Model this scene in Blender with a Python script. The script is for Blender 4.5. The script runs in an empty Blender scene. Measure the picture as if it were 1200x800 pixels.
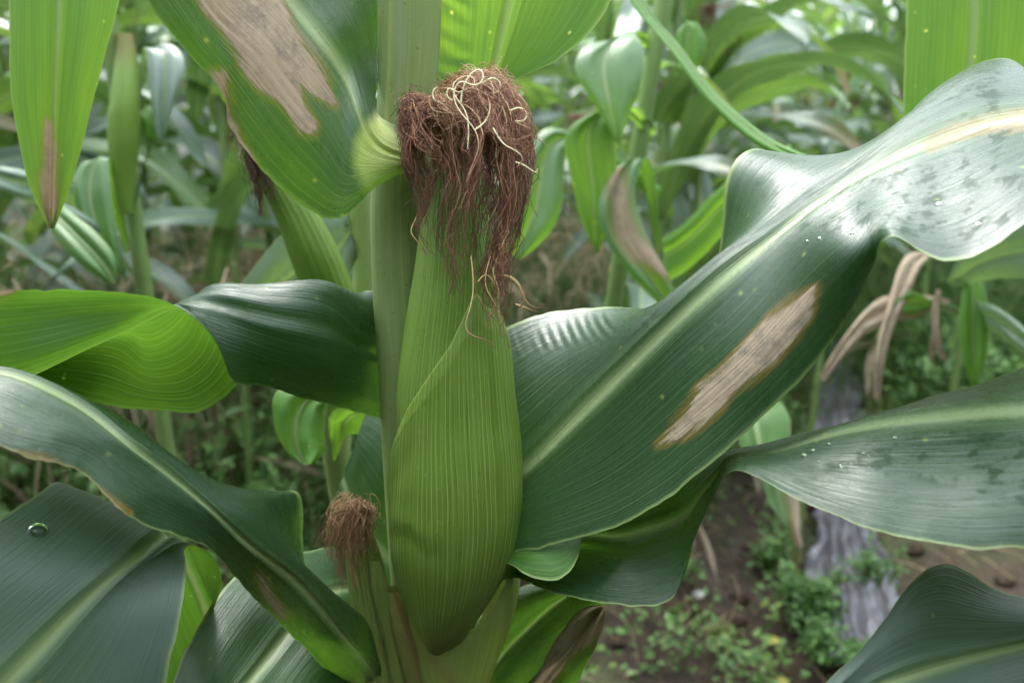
import bpy, math, random
import numpy as np
from mathutils import Vector, noise as mnoise

random.seed(7); rng = np.random.RandomState(7)
sc = bpy.context.scene
COL = sc.collection
# ------------------------------------------------------------------ camera
CAM_H, PITCH, FPX = 1.05, math.radians(16.0), 866.0
cam_d = bpy.data.cameras.new('camera'); cam = bpy.data.objects.new('camera', cam_d); COL.objects.link(cam)
cam.location = (0, 0, CAM_H); cam.rotation_euler = (math.pi/2 - PITCH, 0, 0)
cam_d.sensor_width = 36.0; cam_d.lens = FPX/1200*36.0
cam_d.clip_start = 0.02; cam_d.clip_end = 2000
cam_d.dof.use_dof = True; cam_d.dof.focus_distance = 0.43; cam_d.dof.aperture_fstop = 5.2
sc.camera = cam
sc.view_settings.view_transform = 'Standard'; sc.view_settings.look = 'None'
sc.view_settings.gamma = 1.0; sc.view_settings.exposure = 1.95
# ------------------------------------------------------------------ world
W = bpy.data.worlds.new("World"); sc.world = W; W.use_nodes = True
SUN_EL, SUN_ROT = math.radians(58), math.radians(-25)
nt = W.node_tree; nt.nodes.clear()
wo = nt.nodes.new('ShaderNodeOutputWorld'); bg = nt.nodes.new('ShaderNodeBackground')
sky = nt.nodes.new('ShaderNodeTexSky'); sky.sky_type = 'NISHITA'; sky.sun_disc = False
sky.sun_elevation = SUN_EL; sky.sun_rotation = SUN_ROT; sky.dust_density = 4.0; sky.air_density = 1.0
hs = nt.nodes.new('ShaderNodeHueSaturation'); hs.inputs['Saturation'].default_value = 0.18
mixw = nt.nodes.new('ShaderNodeMix'); mixw.data_type = 'RGBA'; mixw.inputs['Factor'].default_value = 0.62
mixw.inputs['B'].default_value = (9.1, 10.0, 11.0, 1)      # even cloud deck
nt.links.new(sky.outputs[0], hs.inputs['Color']); nt.links.new(hs.outputs[0], mixw.inputs['A'])
tcw = nt.nodes.new('ShaderNodeTexCoord'); spw = nt.nodes.new('ShaderNodeSeparateXYZ'); nt.links.new(tcw.outputs['Generated'], spw.inputs[0])
mrw = nt.nodes.new('ShaderNodeMapRange'); nt.links.new(spw.outputs[2], mrw.inputs['Value'])       # overcast sky: the zenith is three times as bright as the horizon
mrw.inputs['From Min'].default_value = 0; mrw.inputs['From Max'].default_value = 1; mrw.inputs['To Min'].default_value = .30; mrw.inputs['To Max'].default_value = 1.8
mlw = nt.nodes.new('ShaderNodeMix'); mlw.data_type = 'RGBA'; mlw.blend_type = 'MULTIPLY'; mlw.inputs['Factor'].default_value = 1
nt.links.new(mixw.outputs['Result'], mlw.inputs['A']); nt.links.new(mrw.outputs[0], mlw.inputs['B'])
nt.links.new(mlw.outputs['Result'], bg.inputs['Color']); bg.inputs['Strength'].default_value = 0.13
nt.links.new(bg.outputs[0], wo.inputs['Surface'])
sun_d = bpy.data.lights.new('sun', 'SUN'); sun_d.energy = 1.5; sun_d.angle = math.radians(25); sun_d.color = (1, .97, .92)
sun = bpy.data.objects.new('sun', sun_d); COL.objects.link(sun)
# sky node: rotation 0 puts the sun at +Y, positive turns towards +X
sdir = Vector((math.sin(SUN_ROT)*math.cos(SUN_EL), math.cos(SUN_ROT)*math.cos(SUN_EL), math.sin(SUN_EL)))
sun.rotation_euler = sdir.to_track_quat('Z', 'Y').to_euler()
try:
    sc.cycles.use_denoising = True; sc.cycles.max_bounces = 8; sc.cycles.transmission_bounces = 6
    sc.cycles.diffuse_bounces = 4; sc.cycles.glossy_bounces = 3; sc.cycles.sample_clamp_indirect = 6
except Exception: pass

# ------------------------------------------------------------------ helpers
CP, SP = math.cos(PITCH), math.sin(PITCH)
def Pn(uvd):
    """points given as direction from the viewpoint and distance -> metres in the place"""
    a = np.asarray(uvd, float); u, v, d = a[..., 0], a[..., 1], a[..., 2]
    x = (u-600)/FPX*d; yc = -(v-400)/FPX*d
    return np.stack([x, d*CP + yc*SP, CAM_H - d*SP + yc*CP], -1)
def proj(p):
    p = np.asarray(p, float); x = p[..., 0]; y = p[..., 1]; z = p[..., 2]-CAM_H
    d = y*CP - z*SP; yc = y*SP + z*CP
    return np.stack([600+x/d*FPX, 400-yc/d*FPX], -1)
def spline(ctrl, n, tt=None, even=True):
    """natural cubic spline through ctrl (k, dim...) sampled n times by chord length"""
    c = np.asarray(ctrl, float); k = len(c); f = c.reshape(k, -1)
    if tt is None:
        dist = np.linalg.norm(np.diff(f, axis=0), axis=1)+1e-6
        tt = np.concatenate([[0], np.cumsum(dist**0.75)])
    h = np.diff(tt); A = np.eye(k); b = np.zeros_like(f)
    for i in range(1, k-1):
        A[i, i-1] = h[i-1]; A[i, i] = 2*(h[i-1]+h[i]); A[i, i+1] = h[i]
        b[i] = 6*((f[i+1]-f[i])/h[i]-(f[i]-f[i-1])/h[i-1])
    m = np.linalg.solve(A, b) if k > 2 else b
    q = np.linspace(tt[0], tt[-1], n); j = np.clip(np.searchsorted(tt, q, side='right')-1, 0, k-2)
    hh = h[j][:, None]; x = (q-tt[j])[:, None]
    y = f[j] + x*((f[j+1]-f[j])/hh - hh*(2*m[j]+m[j+1])/6) + x**2*m[j]/2 + x**3*(m[j+1]-m[j])/(6*hh)
    return y.reshape((n,)+c.shape[1:])
def lerp(a, b, t): return a+(b-a)*t
def link(name, me, parent=None, mat=None):
    o = bpy.data.objects.new(name, me); COL.objects.link(o)
    if parent is not None:
        o.parent = parent; o.matrix_parent_inverse = parent.matrix_world.inverted() if parent.parent is None and parent.type == 'EMPTY' else o.matrix_parent_inverse
    if mat is not None and me is not None and not me.materials: me.materials.append(mat)
    return o
def make_mesh(name, verts, faces, uvs=None, attrs=None, normals=None, smooth=True):
    me = bpy.data.meshes.new(name); v = np.asarray(verts, np.float32); f = np.asarray(faces, np.int32)
    k = f.shape[1]
    me.vertices.add(len(v)); me.vertices.foreach_set('co', v.ravel())
    me.loops.add(f.size); me.loops.foreach_set('vertex_index', f.ravel())
    me.polygons.add(len(f)); me.polygons.foreach_set('loop_start', np.arange(0, f.size, k, dtype=np.int32))
    me.polygons.foreach_set('use_smooth', np.full(len(f), smooth))
    me.update(calc_edges=True)
    if uvs is not None:
        l = me.uv_layers.new(name='UVMap'); l.data.foreach_set('uv', np.asarray(uvs, np.float32)[f.ravel()].ravel())
    for an, av in (attrs or {}).items():
        a = me.attributes.new(an, 'FLOAT', 'POINT'); a.data.foreach_set('value', np.asarray(av, np.float32).ravel())
    if normals is not None:
        me.normals_split_custom_set_from_vertices(np.asarray(normals, np.float32).reshape(-1, 3).tolist())
    return me
def grid_faces(nr, nc, wrap=False, off=0):
    r = np.arange(nr-1)[:, None]; c = np.arange(nc if wrap else nc-1)[None, :]; c2 = (c+1) % nc
    return np.stack([r*nc+c, r*nc+c2, (r+1)*nc+c2, (r+1)*nc+c], -1).reshape(-1, 4)+off
def grid_normals(G):
    ds = np.gradient(G, axis=0); dt = np.gradient(G, axis=1); n = np.cross(dt, ds)
    return n/(np.linalg.norm(n, axis=-1, keepdims=True)+1e-12)
def fbm(shape, cells, seed=0, octv=3):
    """smooth noise on a grid, about -1..1"""
    r = np.random.RandomState(seed); out = np.zeros(shape); amp = 1.0
    for o in range(octv):
        cy, cx = max(2, int(cells[0]*2**o)), max(2, int(cells[1]*2**o)); g = r.uniform(-1, 1, (cy+3, cx+3))
        yy = np.linspace(0, cy, shape[0]); xx = np.linspace(0, cx, shape[1])
        yi = np.minimum(yy.astype(int), cy); xi = np.minimum(xx.astype(int), cx)
        fy = (yy-yi)[:, None]; fx = (xx-xi)[None, :]; fy = fy*fy*(3-2*fy); fx = fx*fx*(3-2*fx)
        a = g[yi][:, xi]; b = g[yi][:, xi+1]; c = g[yi+1][:, xi]; d = g[yi+1][:, xi+1]
        out += amp*((a*(1-fx)+b*fx)*(1-fy)+(c*(1-fx)+d*fx)*fy); amp *= .5
    return out
def poly_sd(pts, poly):
    """signed distance of 2-D points to a polygon, negative inside"""
    p = np.asarray(pts, float).reshape(-1, 2); q = np.asarray(poly, float); d = np.full(len(p), 1e9); ins = np.zeros(len(p), bool)
    for i in range(len(q)):
        a, b = q[i], q[(i+1) % len(q)]; e = b-a; w = p-a
        t = np.clip((w@e)/(e@e+1e-9), 0, 1); d = np.minimum(d, np.linalg.norm(w-t[:, None]*e, axis=1))
        cond = ((a[1] > p[:, 1]) != (b[1] > p[:, 1]))
        xx = a[0]+(p[:, 1]-a[1])*(e[0])/(e[1] if abs(e[1]) > 1e-9 else 1e-9)
        ins ^= cond & (p[:, 0] < xx)
    return np.where(ins, -d, d)
np_err = np.errstate(all='ignore')
def tag(o, label=None, cat=None, group=None, kind=None):
    if label: o['label'] = label
    if cat: o['category'] = cat
    if group: o['group'] = group
    if kind: o['kind'] = kind
    return o
def empty(name, loc, rz=0.0):
    o = bpy.data.objects.new(name, None); COL.objects.link(o); o.location = loc; o.rotation_euler = (0, 0, rz)
    o.empty_display_size = .1; bpy.context.view_layer.update() if False else None
    from mathutils import Matrix
    o.matrix_world = Matrix.Translation(Vector(loc)) @ Matrix.Rotation(rz, 4, 'Z')
    return o

# ------------------------------------------------------------------ node helpers
class NT:
    def __init__(s, name):
        s.m = bpy.data.materials.new(name); s.m.use_nodes = True; s.t = s.m.node_tree; s.t.nodes.clear()
        s.out = s.t.nodes.new('ShaderNodeOutputMaterial')
    def n(s, typ, **kw):
        nd = s.t.nodes.new(typ)
        for k, v in kw.items(): setattr(nd, k, v)
        return nd
    def l(s, a, b): s.t.links.new(a, b)
    def put(s, inp, v):
        if hasattr(v, 'is_linked') or isinstance(v, bpy.types.NodeSocket): s.l(v, inp)
        else: inp.default_value = v
    def math(s, op, a, b=0.0, c=None, clamp=False):
        nd = s.n('ShaderNodeMath', operation=op); nd.use_clamp = clamp
        s.put(nd.inputs[0], a); s.put(nd.inputs[1], b)
        if c is not None: s.put(nd.inputs[2], c)
        return nd.outputs[0]
    def step(s, x, lo, hi, a=0.0, b=1.0):
        nd = s.n('ShaderNodeMapRange', interpolation_type='SMOOTHSTEP'); s.put(nd.inputs['Value'], x)
        nd.inputs['From Min'].default_value = lo; nd.inputs['From Max'].default_value = hi
        nd.inputs['To Min'].default_value = a; nd.inputs['To Max'].default_value = b
        return nd.outputs[0]
    def mix(s, f, a, b):
        nd = s.n('ShaderNodeMix', data_type='RGBA'); s.put(nd.inputs['Factor'], f)
        s.put(nd.inputs['A'], rgba(a)); s.put(nd.inputs['B'], rgba(b)); return nd.outputs['Result']
    def mul(s, a, f):
        nd = s.n('ShaderNodeMix', data_type='RGBA', blend_type='MULTIPLY'); nd.inputs['Factor'].default_value = 1
        s.put(nd.inputs['A'], rgba(a)); s.put(nd.inputs['B'], f); return nd.outputs['Result']
    def comb(s, x, y, z=0.0):
        nd = s.n('ShaderNodeCombineXYZ'); s.put(nd.inputs[0], x); s.put(nd.inputs[1], y); s.put(nd.inputs[2], z); return nd.outputs[0]
    def noise(s, vec, scale, detail=2.0, rough=.5):
        nd = s.n('ShaderNodeTexNoise'); s.l(vec, nd.inputs['Vector']); nd.inputs['Scale'].default_value = scale
        nd.inputs['Detail'].default_value = detail; nd.inputs['Roughness'].default_value = rough; return nd.outputs[0]
    def attr(s, name):
        nd = s.n('ShaderNodeAttribute', attribute_name=name); return nd.outputs['Fac']
def rgba(c): return c if not isinstance(c, tuple) or len(c) == 4 else (c[0], c[1], c[2], 1)

def leaf_material(name, top=(.010, .032, .015), under=(.040, .11, .015), trans=(.17, .38, .02), tf=.20, rough=.27, mid=(.23, .29, .14),
                  midw=.085, midn=1.0, veins=13, bloom=.05, spots=.3, dry=0.0, margin=.5, fine=1.0):
    N = NT(name)
    uv = N.n('ShaderNodeUVMap', uv_map='UVMap').outputs[0]
    sp = N.n('ShaderNodeSeparateXYZ'); N.l(uv, sp.inputs[0])
    t = N.math('MULTIPLY_ADD', sp.outputs[0], 2.0, -1.0); sl = sp.outputs[1]
    at = N.math('ABSOLUTE', t)
    tc = N.n('ShaderNodeTexCoord').outputs['Object']
    rnd = N.n('ShaderNodeObjectInfo').outputs['Random']
    streak = N.noise(N.comb(N.math('MULTIPLY', t, 55.0), N.math('MULTIPLY', sl, 7.0), rnd), 1.0, 3, .6)
    fine_n = N.noise(N.comb(N.math('MULTIPLY', t, 190.0), N.math('MULTIPLY', sl, 14.0), rnd), 1.0, 2, .6)
    wob = N.math('MULTIPLY', N.noise(N.comb(t, sl, rnd), 9.0, 1), .07)
    big = N.noise(tc, 14.0, 3, .55)
    ph = N.math('MULTIPLY', N.math('ADD', at, wob), float(veins))
    tri = N.math('PINGPONG', ph, 0.5)                      # 0 at a vein
    vein = N.step(tri, 0.0, .16, 1.0, 0.0)
    fv = N.step(N.math('PINGPONG', N.math('MULTIPLY', ph, 5.0), .5), .05, .45, 1.0, 0.0)
    geo = N.n('ShaderNodeNewGeometry'); back = geo.outputs['Backfacing']
    topc = N.mix(N.step(big, .3, .75), (top[0]*.8, top[1]*.85, top[2]*.9), (top[0]*1.2, top[1]*1.15, top[2]*1.1))
    col = N.mix(back, topc, under)
    col = N.mix(N.math('MULTIPLY', N.step(streak, .35, .75), .45), col, (top[0]*2.0+.01, top[1]*1.75, top[2]*1.5))
    col = N.mix(N.math('MULTIPLY', vein, N.math('MULTIPLY_ADD', back, .13*fine, .07*fine)), col, (.13, .22, .07))
    col = N.mix(N.math('MULTIPLY', fv, .07*fine), col, (.10, .20, .06))
    # waxy bloom: a thin greyish film, at high strength also painted sheen, broken up where it has been rubbed or wetted
    rub = N.noise(N.comb(N.math('MULTIPLY', t, 7.0), N.math('MULTIPLY', sl, 62.0), rnd), 1.0, 6, .74); wear = N.attr('wear')
    gone = N.math('MULTIPLY', N.step(rub, .52, .58), wear, clamp=True)
    bl = N.math('MULTIPLY', N.math('SUBTRACT', 1.0, gone), bloom)
    bl = N.math('MULTIPLY', bl, N.math('SUBTRACT', 1.0, back))
    col = N.mix(N.math('MULTIPLY', bl, N.step(fine_n, .2, .9, .55, 1.0)), col, (.155, .205, .190))
    # midrib and margin
    halo = N.step(at, midw*.8, midw*2.6, .40*midn, 0.0); core = N.step(at, midw*.15, midw*1.15, .95*midn, 0.0)
    col = N.mix(halo, col, (mid[0]*.40, mid[1]*.52, mid[2]*.42)); col = N.mix(core, col, mid)
    base = N.attr('base')
    col = N.mix(N.math('MULTIPLY', gone, .55), col, (.006, .022, .009))
    col = N.mix(N.math('MULTIPLY', base, .9), col, (.40, .46, .12))
    col = N.mix(N.step(at, .962, .992, 0.0, margin), col, (.30, .38, .14))
    # small pale flecks
    vo = N.n('ShaderNodeTexVoronoi', feature='F1'); vo.inputs['Scale'].default_value = 150.0; N.l(tc, vo.inputs['Vector'])
    sep = N.n('ShaderNodeSeparateXYZ'); N.l(vo.outputs['Color'], sep.inputs[0])
    fl = N.math('MULTIPLY', N.step(N.math('ADD', vo.outputs['Distance'], N.math('MULTIPLY', fine_n, .25)), .18, .42, 1.0, 0.0), N.step(sep.outputs[0], .93, .95))
    fl = N.math('MULTIPLY', fl, N.math('MULTIPLY', sep.outputs[1], spots*1.6), clamp=True)
    col = N.mix(fl, col, (.38, .42, .09))
    # dead tissue
    dn = N.noise(N.comb(N.math('MULTIPLY', t, 22.0), N.math('MULTIPLY', sl, 34.0), 0.3), 1.0, 6, .72)
    dd = N.math('ADD', N.attr('dead'), N.math('MULTIPLY_ADD', dn, 30.0, -15.5))
    dead = N.step(dd, -3.4, 1.8, 1.0, 0.0); ring = N.step(N.math('ABSOLUTE', N.math('SUBTRACT', dd, 1.0)), .5, 9.0, 1.0, 0.0)
    if dry: dead = N.math('MAXIMUM', dead, N.step(N.math('ADD', big, N.math('MULTIPLY', at, .12)), .62-dry*.5, .70-dry*.5))
    ds_ = N.noise(N.comb(N.math('MULTIPLY', t, 30.0), N.math('MULTIPLY', sl, 9.0), 0.0), 1.0, 5, .7)
    dcol = N.mix(N.math('MULTIPLY', N.step(N.noise(tc, 90.0, 5, .7), .35, .65), .8), N.mix(N.step(ds_, .30, .68), (.20, .15, .105), (.46, .37, .27)), (.38, .30, .215))
    dcol = N.mix(N.math('MULTIPLY', N.step(N.noise(tc, 34.0, 8, .78), .47, .68), .85), dcol, (.13, .115, .10))
    col = N.mix(N.math('MULTIPLY', ring, .75), col, (.16, .10, .025)); col = N.mix(dead, col, dcol)
    # relief
    hgt = N.math('ADD', N.math('MULTIPLY', streak, .60), N.math('MULTIPLY', vein, .10)); hgt = N.math('ADD', hgt, N.math('MULTIPLY', N.noise(tc, 160.0, 3, .6), .22))
    hgt = N.math('ADD', hgt, N.math('MULTIPLY', fine_n, .35)); hgt = N.math('ADD', hgt, N.math('MULTIPLY', dn, N.math('MULTIPLY', dead, .8)))
    bp = N.n('ShaderNodeBump'); bp.inputs['Strength'].default_value = .8*fine; bp.inputs['Distance'].default_value = .0008; N.l(hgt, bp.inputs['Height'])
    pr = N.n('ShaderNodeBsdfPrincipled'); N.l(col, pr.inputs['Base Color']); N.l(bp.outputs[0], pr.inputs['Normal'])
    rg = N.math('ADD', N.math('MULTIPLY', bl, .25), rough); rg = N.math('ADD', rg, N.math('MULTIPLY', dead, .35)); rg = N.math('ADD', rg, N.math('MULTIPLY', back, .20))
    rg = N.math('ADD', rg, N.math('MULTIPLY_ADD', rub, .16, -.08))
    N.l(rg, pr.inputs['Roughness'])
    N.l(N.math('MULTIPLY_ADD', gone, -.30, N.math('MULTIPLY_ADD', back, -.30, N.math('MULTIPLY_ADD', dead, -.4, .52))), pr.inputs['Specular IOR Level'])
    tr = N.n('ShaderNodeBsdfTranslucent')
    tcol = N.mix(N.math('MULTIPLY', streak, .5), trans, (trans[0]*.45, trans[1]*.6, trans[2]))
    tcol = N.mix(N.math('MULTIPLY', N.step(N.noise(N.comb(N.math('MULTIPLY', t, 4.0), N.math('MULTIPLY', sl, 6.0), rnd), 1.0, 3, .6), .38, .68), .55), tcol, (trans[0]*.40, trans[1]*.55, trans[2]))
    tcol = N.mix(N.math('MULTIPLY', vein, .20*fine), tcol, (min(1, trans[0]*1.9), min(1, trans[1]*1.35), trans[2]*3+.03))
    tcol = N.mix(core, tcol, (.25, .36, .10)); tcol = N.mix(dead, tcol, (.28, .19, .11)); tcol = N.mix(fl, tcol, (.8, .85, .15))
    N.l(tcol, tr.inputs['Color']); N.l(bp.outputs[0], tr.inputs['Normal'])
    mx = N.n('ShaderNodeMixShader'); mx.inputs[0].default_value = tf; N.l(pr.outputs[0], mx.inputs[1]); N.l(tr.outputs[0], mx.inputs[2])
    N.l(mx.outputs[0], N.out.inputs[0]); return N.m

def stripe_material(name, c1, c2, c3, n=40, rough=.45, tf=.08, bump=.0007, ridges=True, patch=None, sub=.0):
    """husk / stalk: lengthwise nerves; uv.x runs round the thing, uv.y along it"""
    N = NT(name); uv = N.n('ShaderNodeUVMap', uv_map='UVMap').outputs[0]
    sp = N.n('ShaderNodeSeparateXYZ'); N.l(uv, sp.inputs[0]); x, y = sp.outputs[0], sp.outputs[1]
    tc = N.n('ShaderNodeTexCoord').outputs['Object']
    wob = N.math('MULTIPLY', N.noise(N.comb(N.math('MULTIPLY', x, 4.0), N.math('MULTIPLY', y, 6.0)), 1.0, 2), .035)
    xx = N.math('ADD', x, wob)
    s1 = N.noise(N.comb(N.math('MULTIPLY', xx, n*.9), N.math('MULTIPLY', y, 4.0)), 1.0, 2, .5)
    s2 = N.noise(N.comb(N.math('MULTIPLY', xx, n*6.0), N.math('MULTIPLY', y, 9.0), 3.1), 1.0, 2, .6)
    tri = N.math('PINGPONG', N.math('MULTIPLY', xx, float(n)), .5); nerve = N.step(tri, .02, .24, 1.0, 0.0)
    nerve = N.math('MULTIPLY', nerve, N.step(s1, .35, .62, .15, 1.0))
    big = N.noise(tc, 11.0, 3, .6)
    col = N.mix(N.step(big, .3, .7), c1, c2)
    col = N.mix(N.math('MULTIPLY', N.step(s2, .35, .7), .35), col, c3)
    col = N.mix(N.math('MULTIPLY', nerve, .80 if ridges else .15), col, c3)
    if patch:
        pm = N.step(N.noise(N.comb(N.math('MULTIPLY', x, 7.0), N.math('MULTIPLY', y, 5.0), 1.7), 1.0, 4, .6), .52, .72)
        col = N.mix(N.math('MULTIPLY', pm, .55), col, patch)
    sps = N.step(N.noise(tc, 260.0, 2, .5), .66, .74); col = N.mix(N.math('MULTIPLY', sps, .30), col, (.32, .36, .14))
    dk = N.step(N.noise(tc, 330.0, 2, .5), .68, .74); col = N.mix(N.math('MULTIPLY', dk, .45), col, (.07, .06, .02))
    e = N.attr('edge'); col = N.mix(N.math('MULTIPLY', e, .75), col, (.36, .40, .12))
    b = N.attr('brown'); col = N.mix(N.math('MULTIPLY', b, N.step(s1, .2, .6, .6, 1.0)), col, (.15, .085, .035))
    h = N.math('ADD', N.math('MULTIPLY', nerve, .9 if ridges else .2), N.math('MULTIPLY', s2, .45)); h = N.math('ADD', h, N.math('MULTIPLY', N.noise(tc, 300.0, 2), .25))
    bp = N.n('ShaderNodeBump'); bp.inputs['Strength'].default_value = .7; bp.inputs['Distance'].default_value = bump; N.l(h, bp.inputs['Height'])
    pr = N.n('ShaderNodeBsdfPrincipled'); N.l(col, pr.inputs['Base Color']); N.l(bp.outputs[0], pr.inputs['Normal'])
    N.l(N.math('MULTIPLY_ADD', s1, .2, rough-.1), pr.inputs['Roughness']); pr.inputs['Specular IOR Level'].default_value = .42
    tr = N.n('ShaderNodeBsdfTranslucent'); tr.inputs['Color'].default_value = (.30, .48, .04, 1); N.l(bp.outputs[0], tr.inputs['Normal'])
    mx = N.n('ShaderNodeMixShader'); mx.inputs[0].default_value = tf; N.l(pr.outputs[0], mx.inputs[1]); N.l(tr.outputs[0], mx.inputs[2])
    N.l(mx.outputs[0], N.out.inputs[0]); return N.m

def simple_material(name, c1, c2, scale=60.0, rough=.7, spec=.3, tf=0.0, tcol=(.3, .4, .05), bump=.0, lo=.35, hi=.65, detail=3.0):
    N = NT(name); tc = N.n('ShaderNodeTexCoord').outputs['Object']; nz = N.noise(tc, scale, detail, .6)
    r = N.n('ShaderNodeObjectInfo').outputs['Random']
    col = N.mix(N.step(nz, lo, hi), c1, c2)
    pr = N.n('ShaderNodeBsdfPrincipled'); N.l(col, pr.inputs['Base Color']); pr.inputs['Roughness'].default_value = rough
    pr.inputs['Specular IOR Level'].default_value = spec
    if bump:
        bp = N.n('ShaderNodeBump'); bp.inputs['Strength'].default_value = .8; bp.inputs['Distance'].default_value = bump; N.l(nz, bp.inputs['Height']); N.l(bp.outputs[0], pr.inputs['Normal'])
    if tf:
        tr = N.n('ShaderNodeBsdfTranslucent'); tr.inputs['Color'].default_value = rgba(tcol)
        mx = N.n('ShaderNodeMixShader'); mx.inputs[0].default_value = tf; N.l(pr.outputs[0], mx.inputs[1]); N.l(tr.outputs[0], mx.inputs[2]); N.l(mx.outputs[0], N.out.inputs[0])
    else: N.l(pr.outputs[0], N.out.inputs[0])
    return N.m

M_leaf = leaf_material('leaf_blue_green')
M_leaf_soft = leaf_material('leaf_blue_green_bloom', bloom=.04, rough=.27)
M_leaf_wax_sheen = leaf_material('leaf_wax_and_sheen', bloom=.62, rough=.34)  # heavy bloom: its grey colour also stands in for reflected sky sheen
M_leaf_dark = leaf_material('leaf_deep_green', top=(.013, .044, .013), bloom=.04, rough=.38)
M_leaf_under = leaf_material('leaf_bright_underside', under=(.034, .105, .008), trans=(.14, .30, .018), tf=.32, veins=15, bloom=.05, spots=.9, midn=.12)
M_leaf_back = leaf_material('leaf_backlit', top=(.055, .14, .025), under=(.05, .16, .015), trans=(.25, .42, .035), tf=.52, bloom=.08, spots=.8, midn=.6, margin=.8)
M_leaf_young = leaf_material('leaf_light_green', top=(.045, .12, .028), under=(.07, .18, .03), trans=(.28, .52, .03), tf=.40, bloom=.08, spots=.7, midn=.9)
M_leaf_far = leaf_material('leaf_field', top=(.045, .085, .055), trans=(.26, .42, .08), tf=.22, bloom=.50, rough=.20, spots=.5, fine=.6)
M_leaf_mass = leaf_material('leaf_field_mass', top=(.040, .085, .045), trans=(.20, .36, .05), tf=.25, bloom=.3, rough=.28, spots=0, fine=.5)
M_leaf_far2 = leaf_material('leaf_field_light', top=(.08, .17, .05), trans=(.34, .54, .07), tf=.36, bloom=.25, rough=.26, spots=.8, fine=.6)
M_leaf_dry = leaf_material('leaf_dry', top=(.10, .12, .04), dry=.8, tf=.2, rough=.6, bloom=0, spots=0, midn=.2, fine=.6)
M_husk = stripe_material('husk_green', (.078, .145, .014), (.108, .188, .022), (.29, .41, .09), n=88, rough=.46, tf=.2)
M_husk_in = stripe_material('husk_inner_green', (.10, .19, .022), (.125, .225, .030), (.31, .43, .11), n=80, rough=.48, tf=.22)
M_husk_base = stripe_material('husk_base_green', (.16, .23, .045), (.20, .27, .06), (.20, .25, .075), n=26, rough=.5, patch=(.16, .12, .05))
M_stalk = stripe_material('stalk_green', (.185, .26, .075), (.22, .30, .09), (.31, .38, .20), n=24, rough=.5, tf=.04, ridges=False, patch=(.26, .30, .20))
M_stalk_far = stripe_material('stalk_field', (.10, .17, .05), (.13, .21, .06), (.22, .28, .10), n=16, rough=.5, tf=.03, ridges=False)

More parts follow.
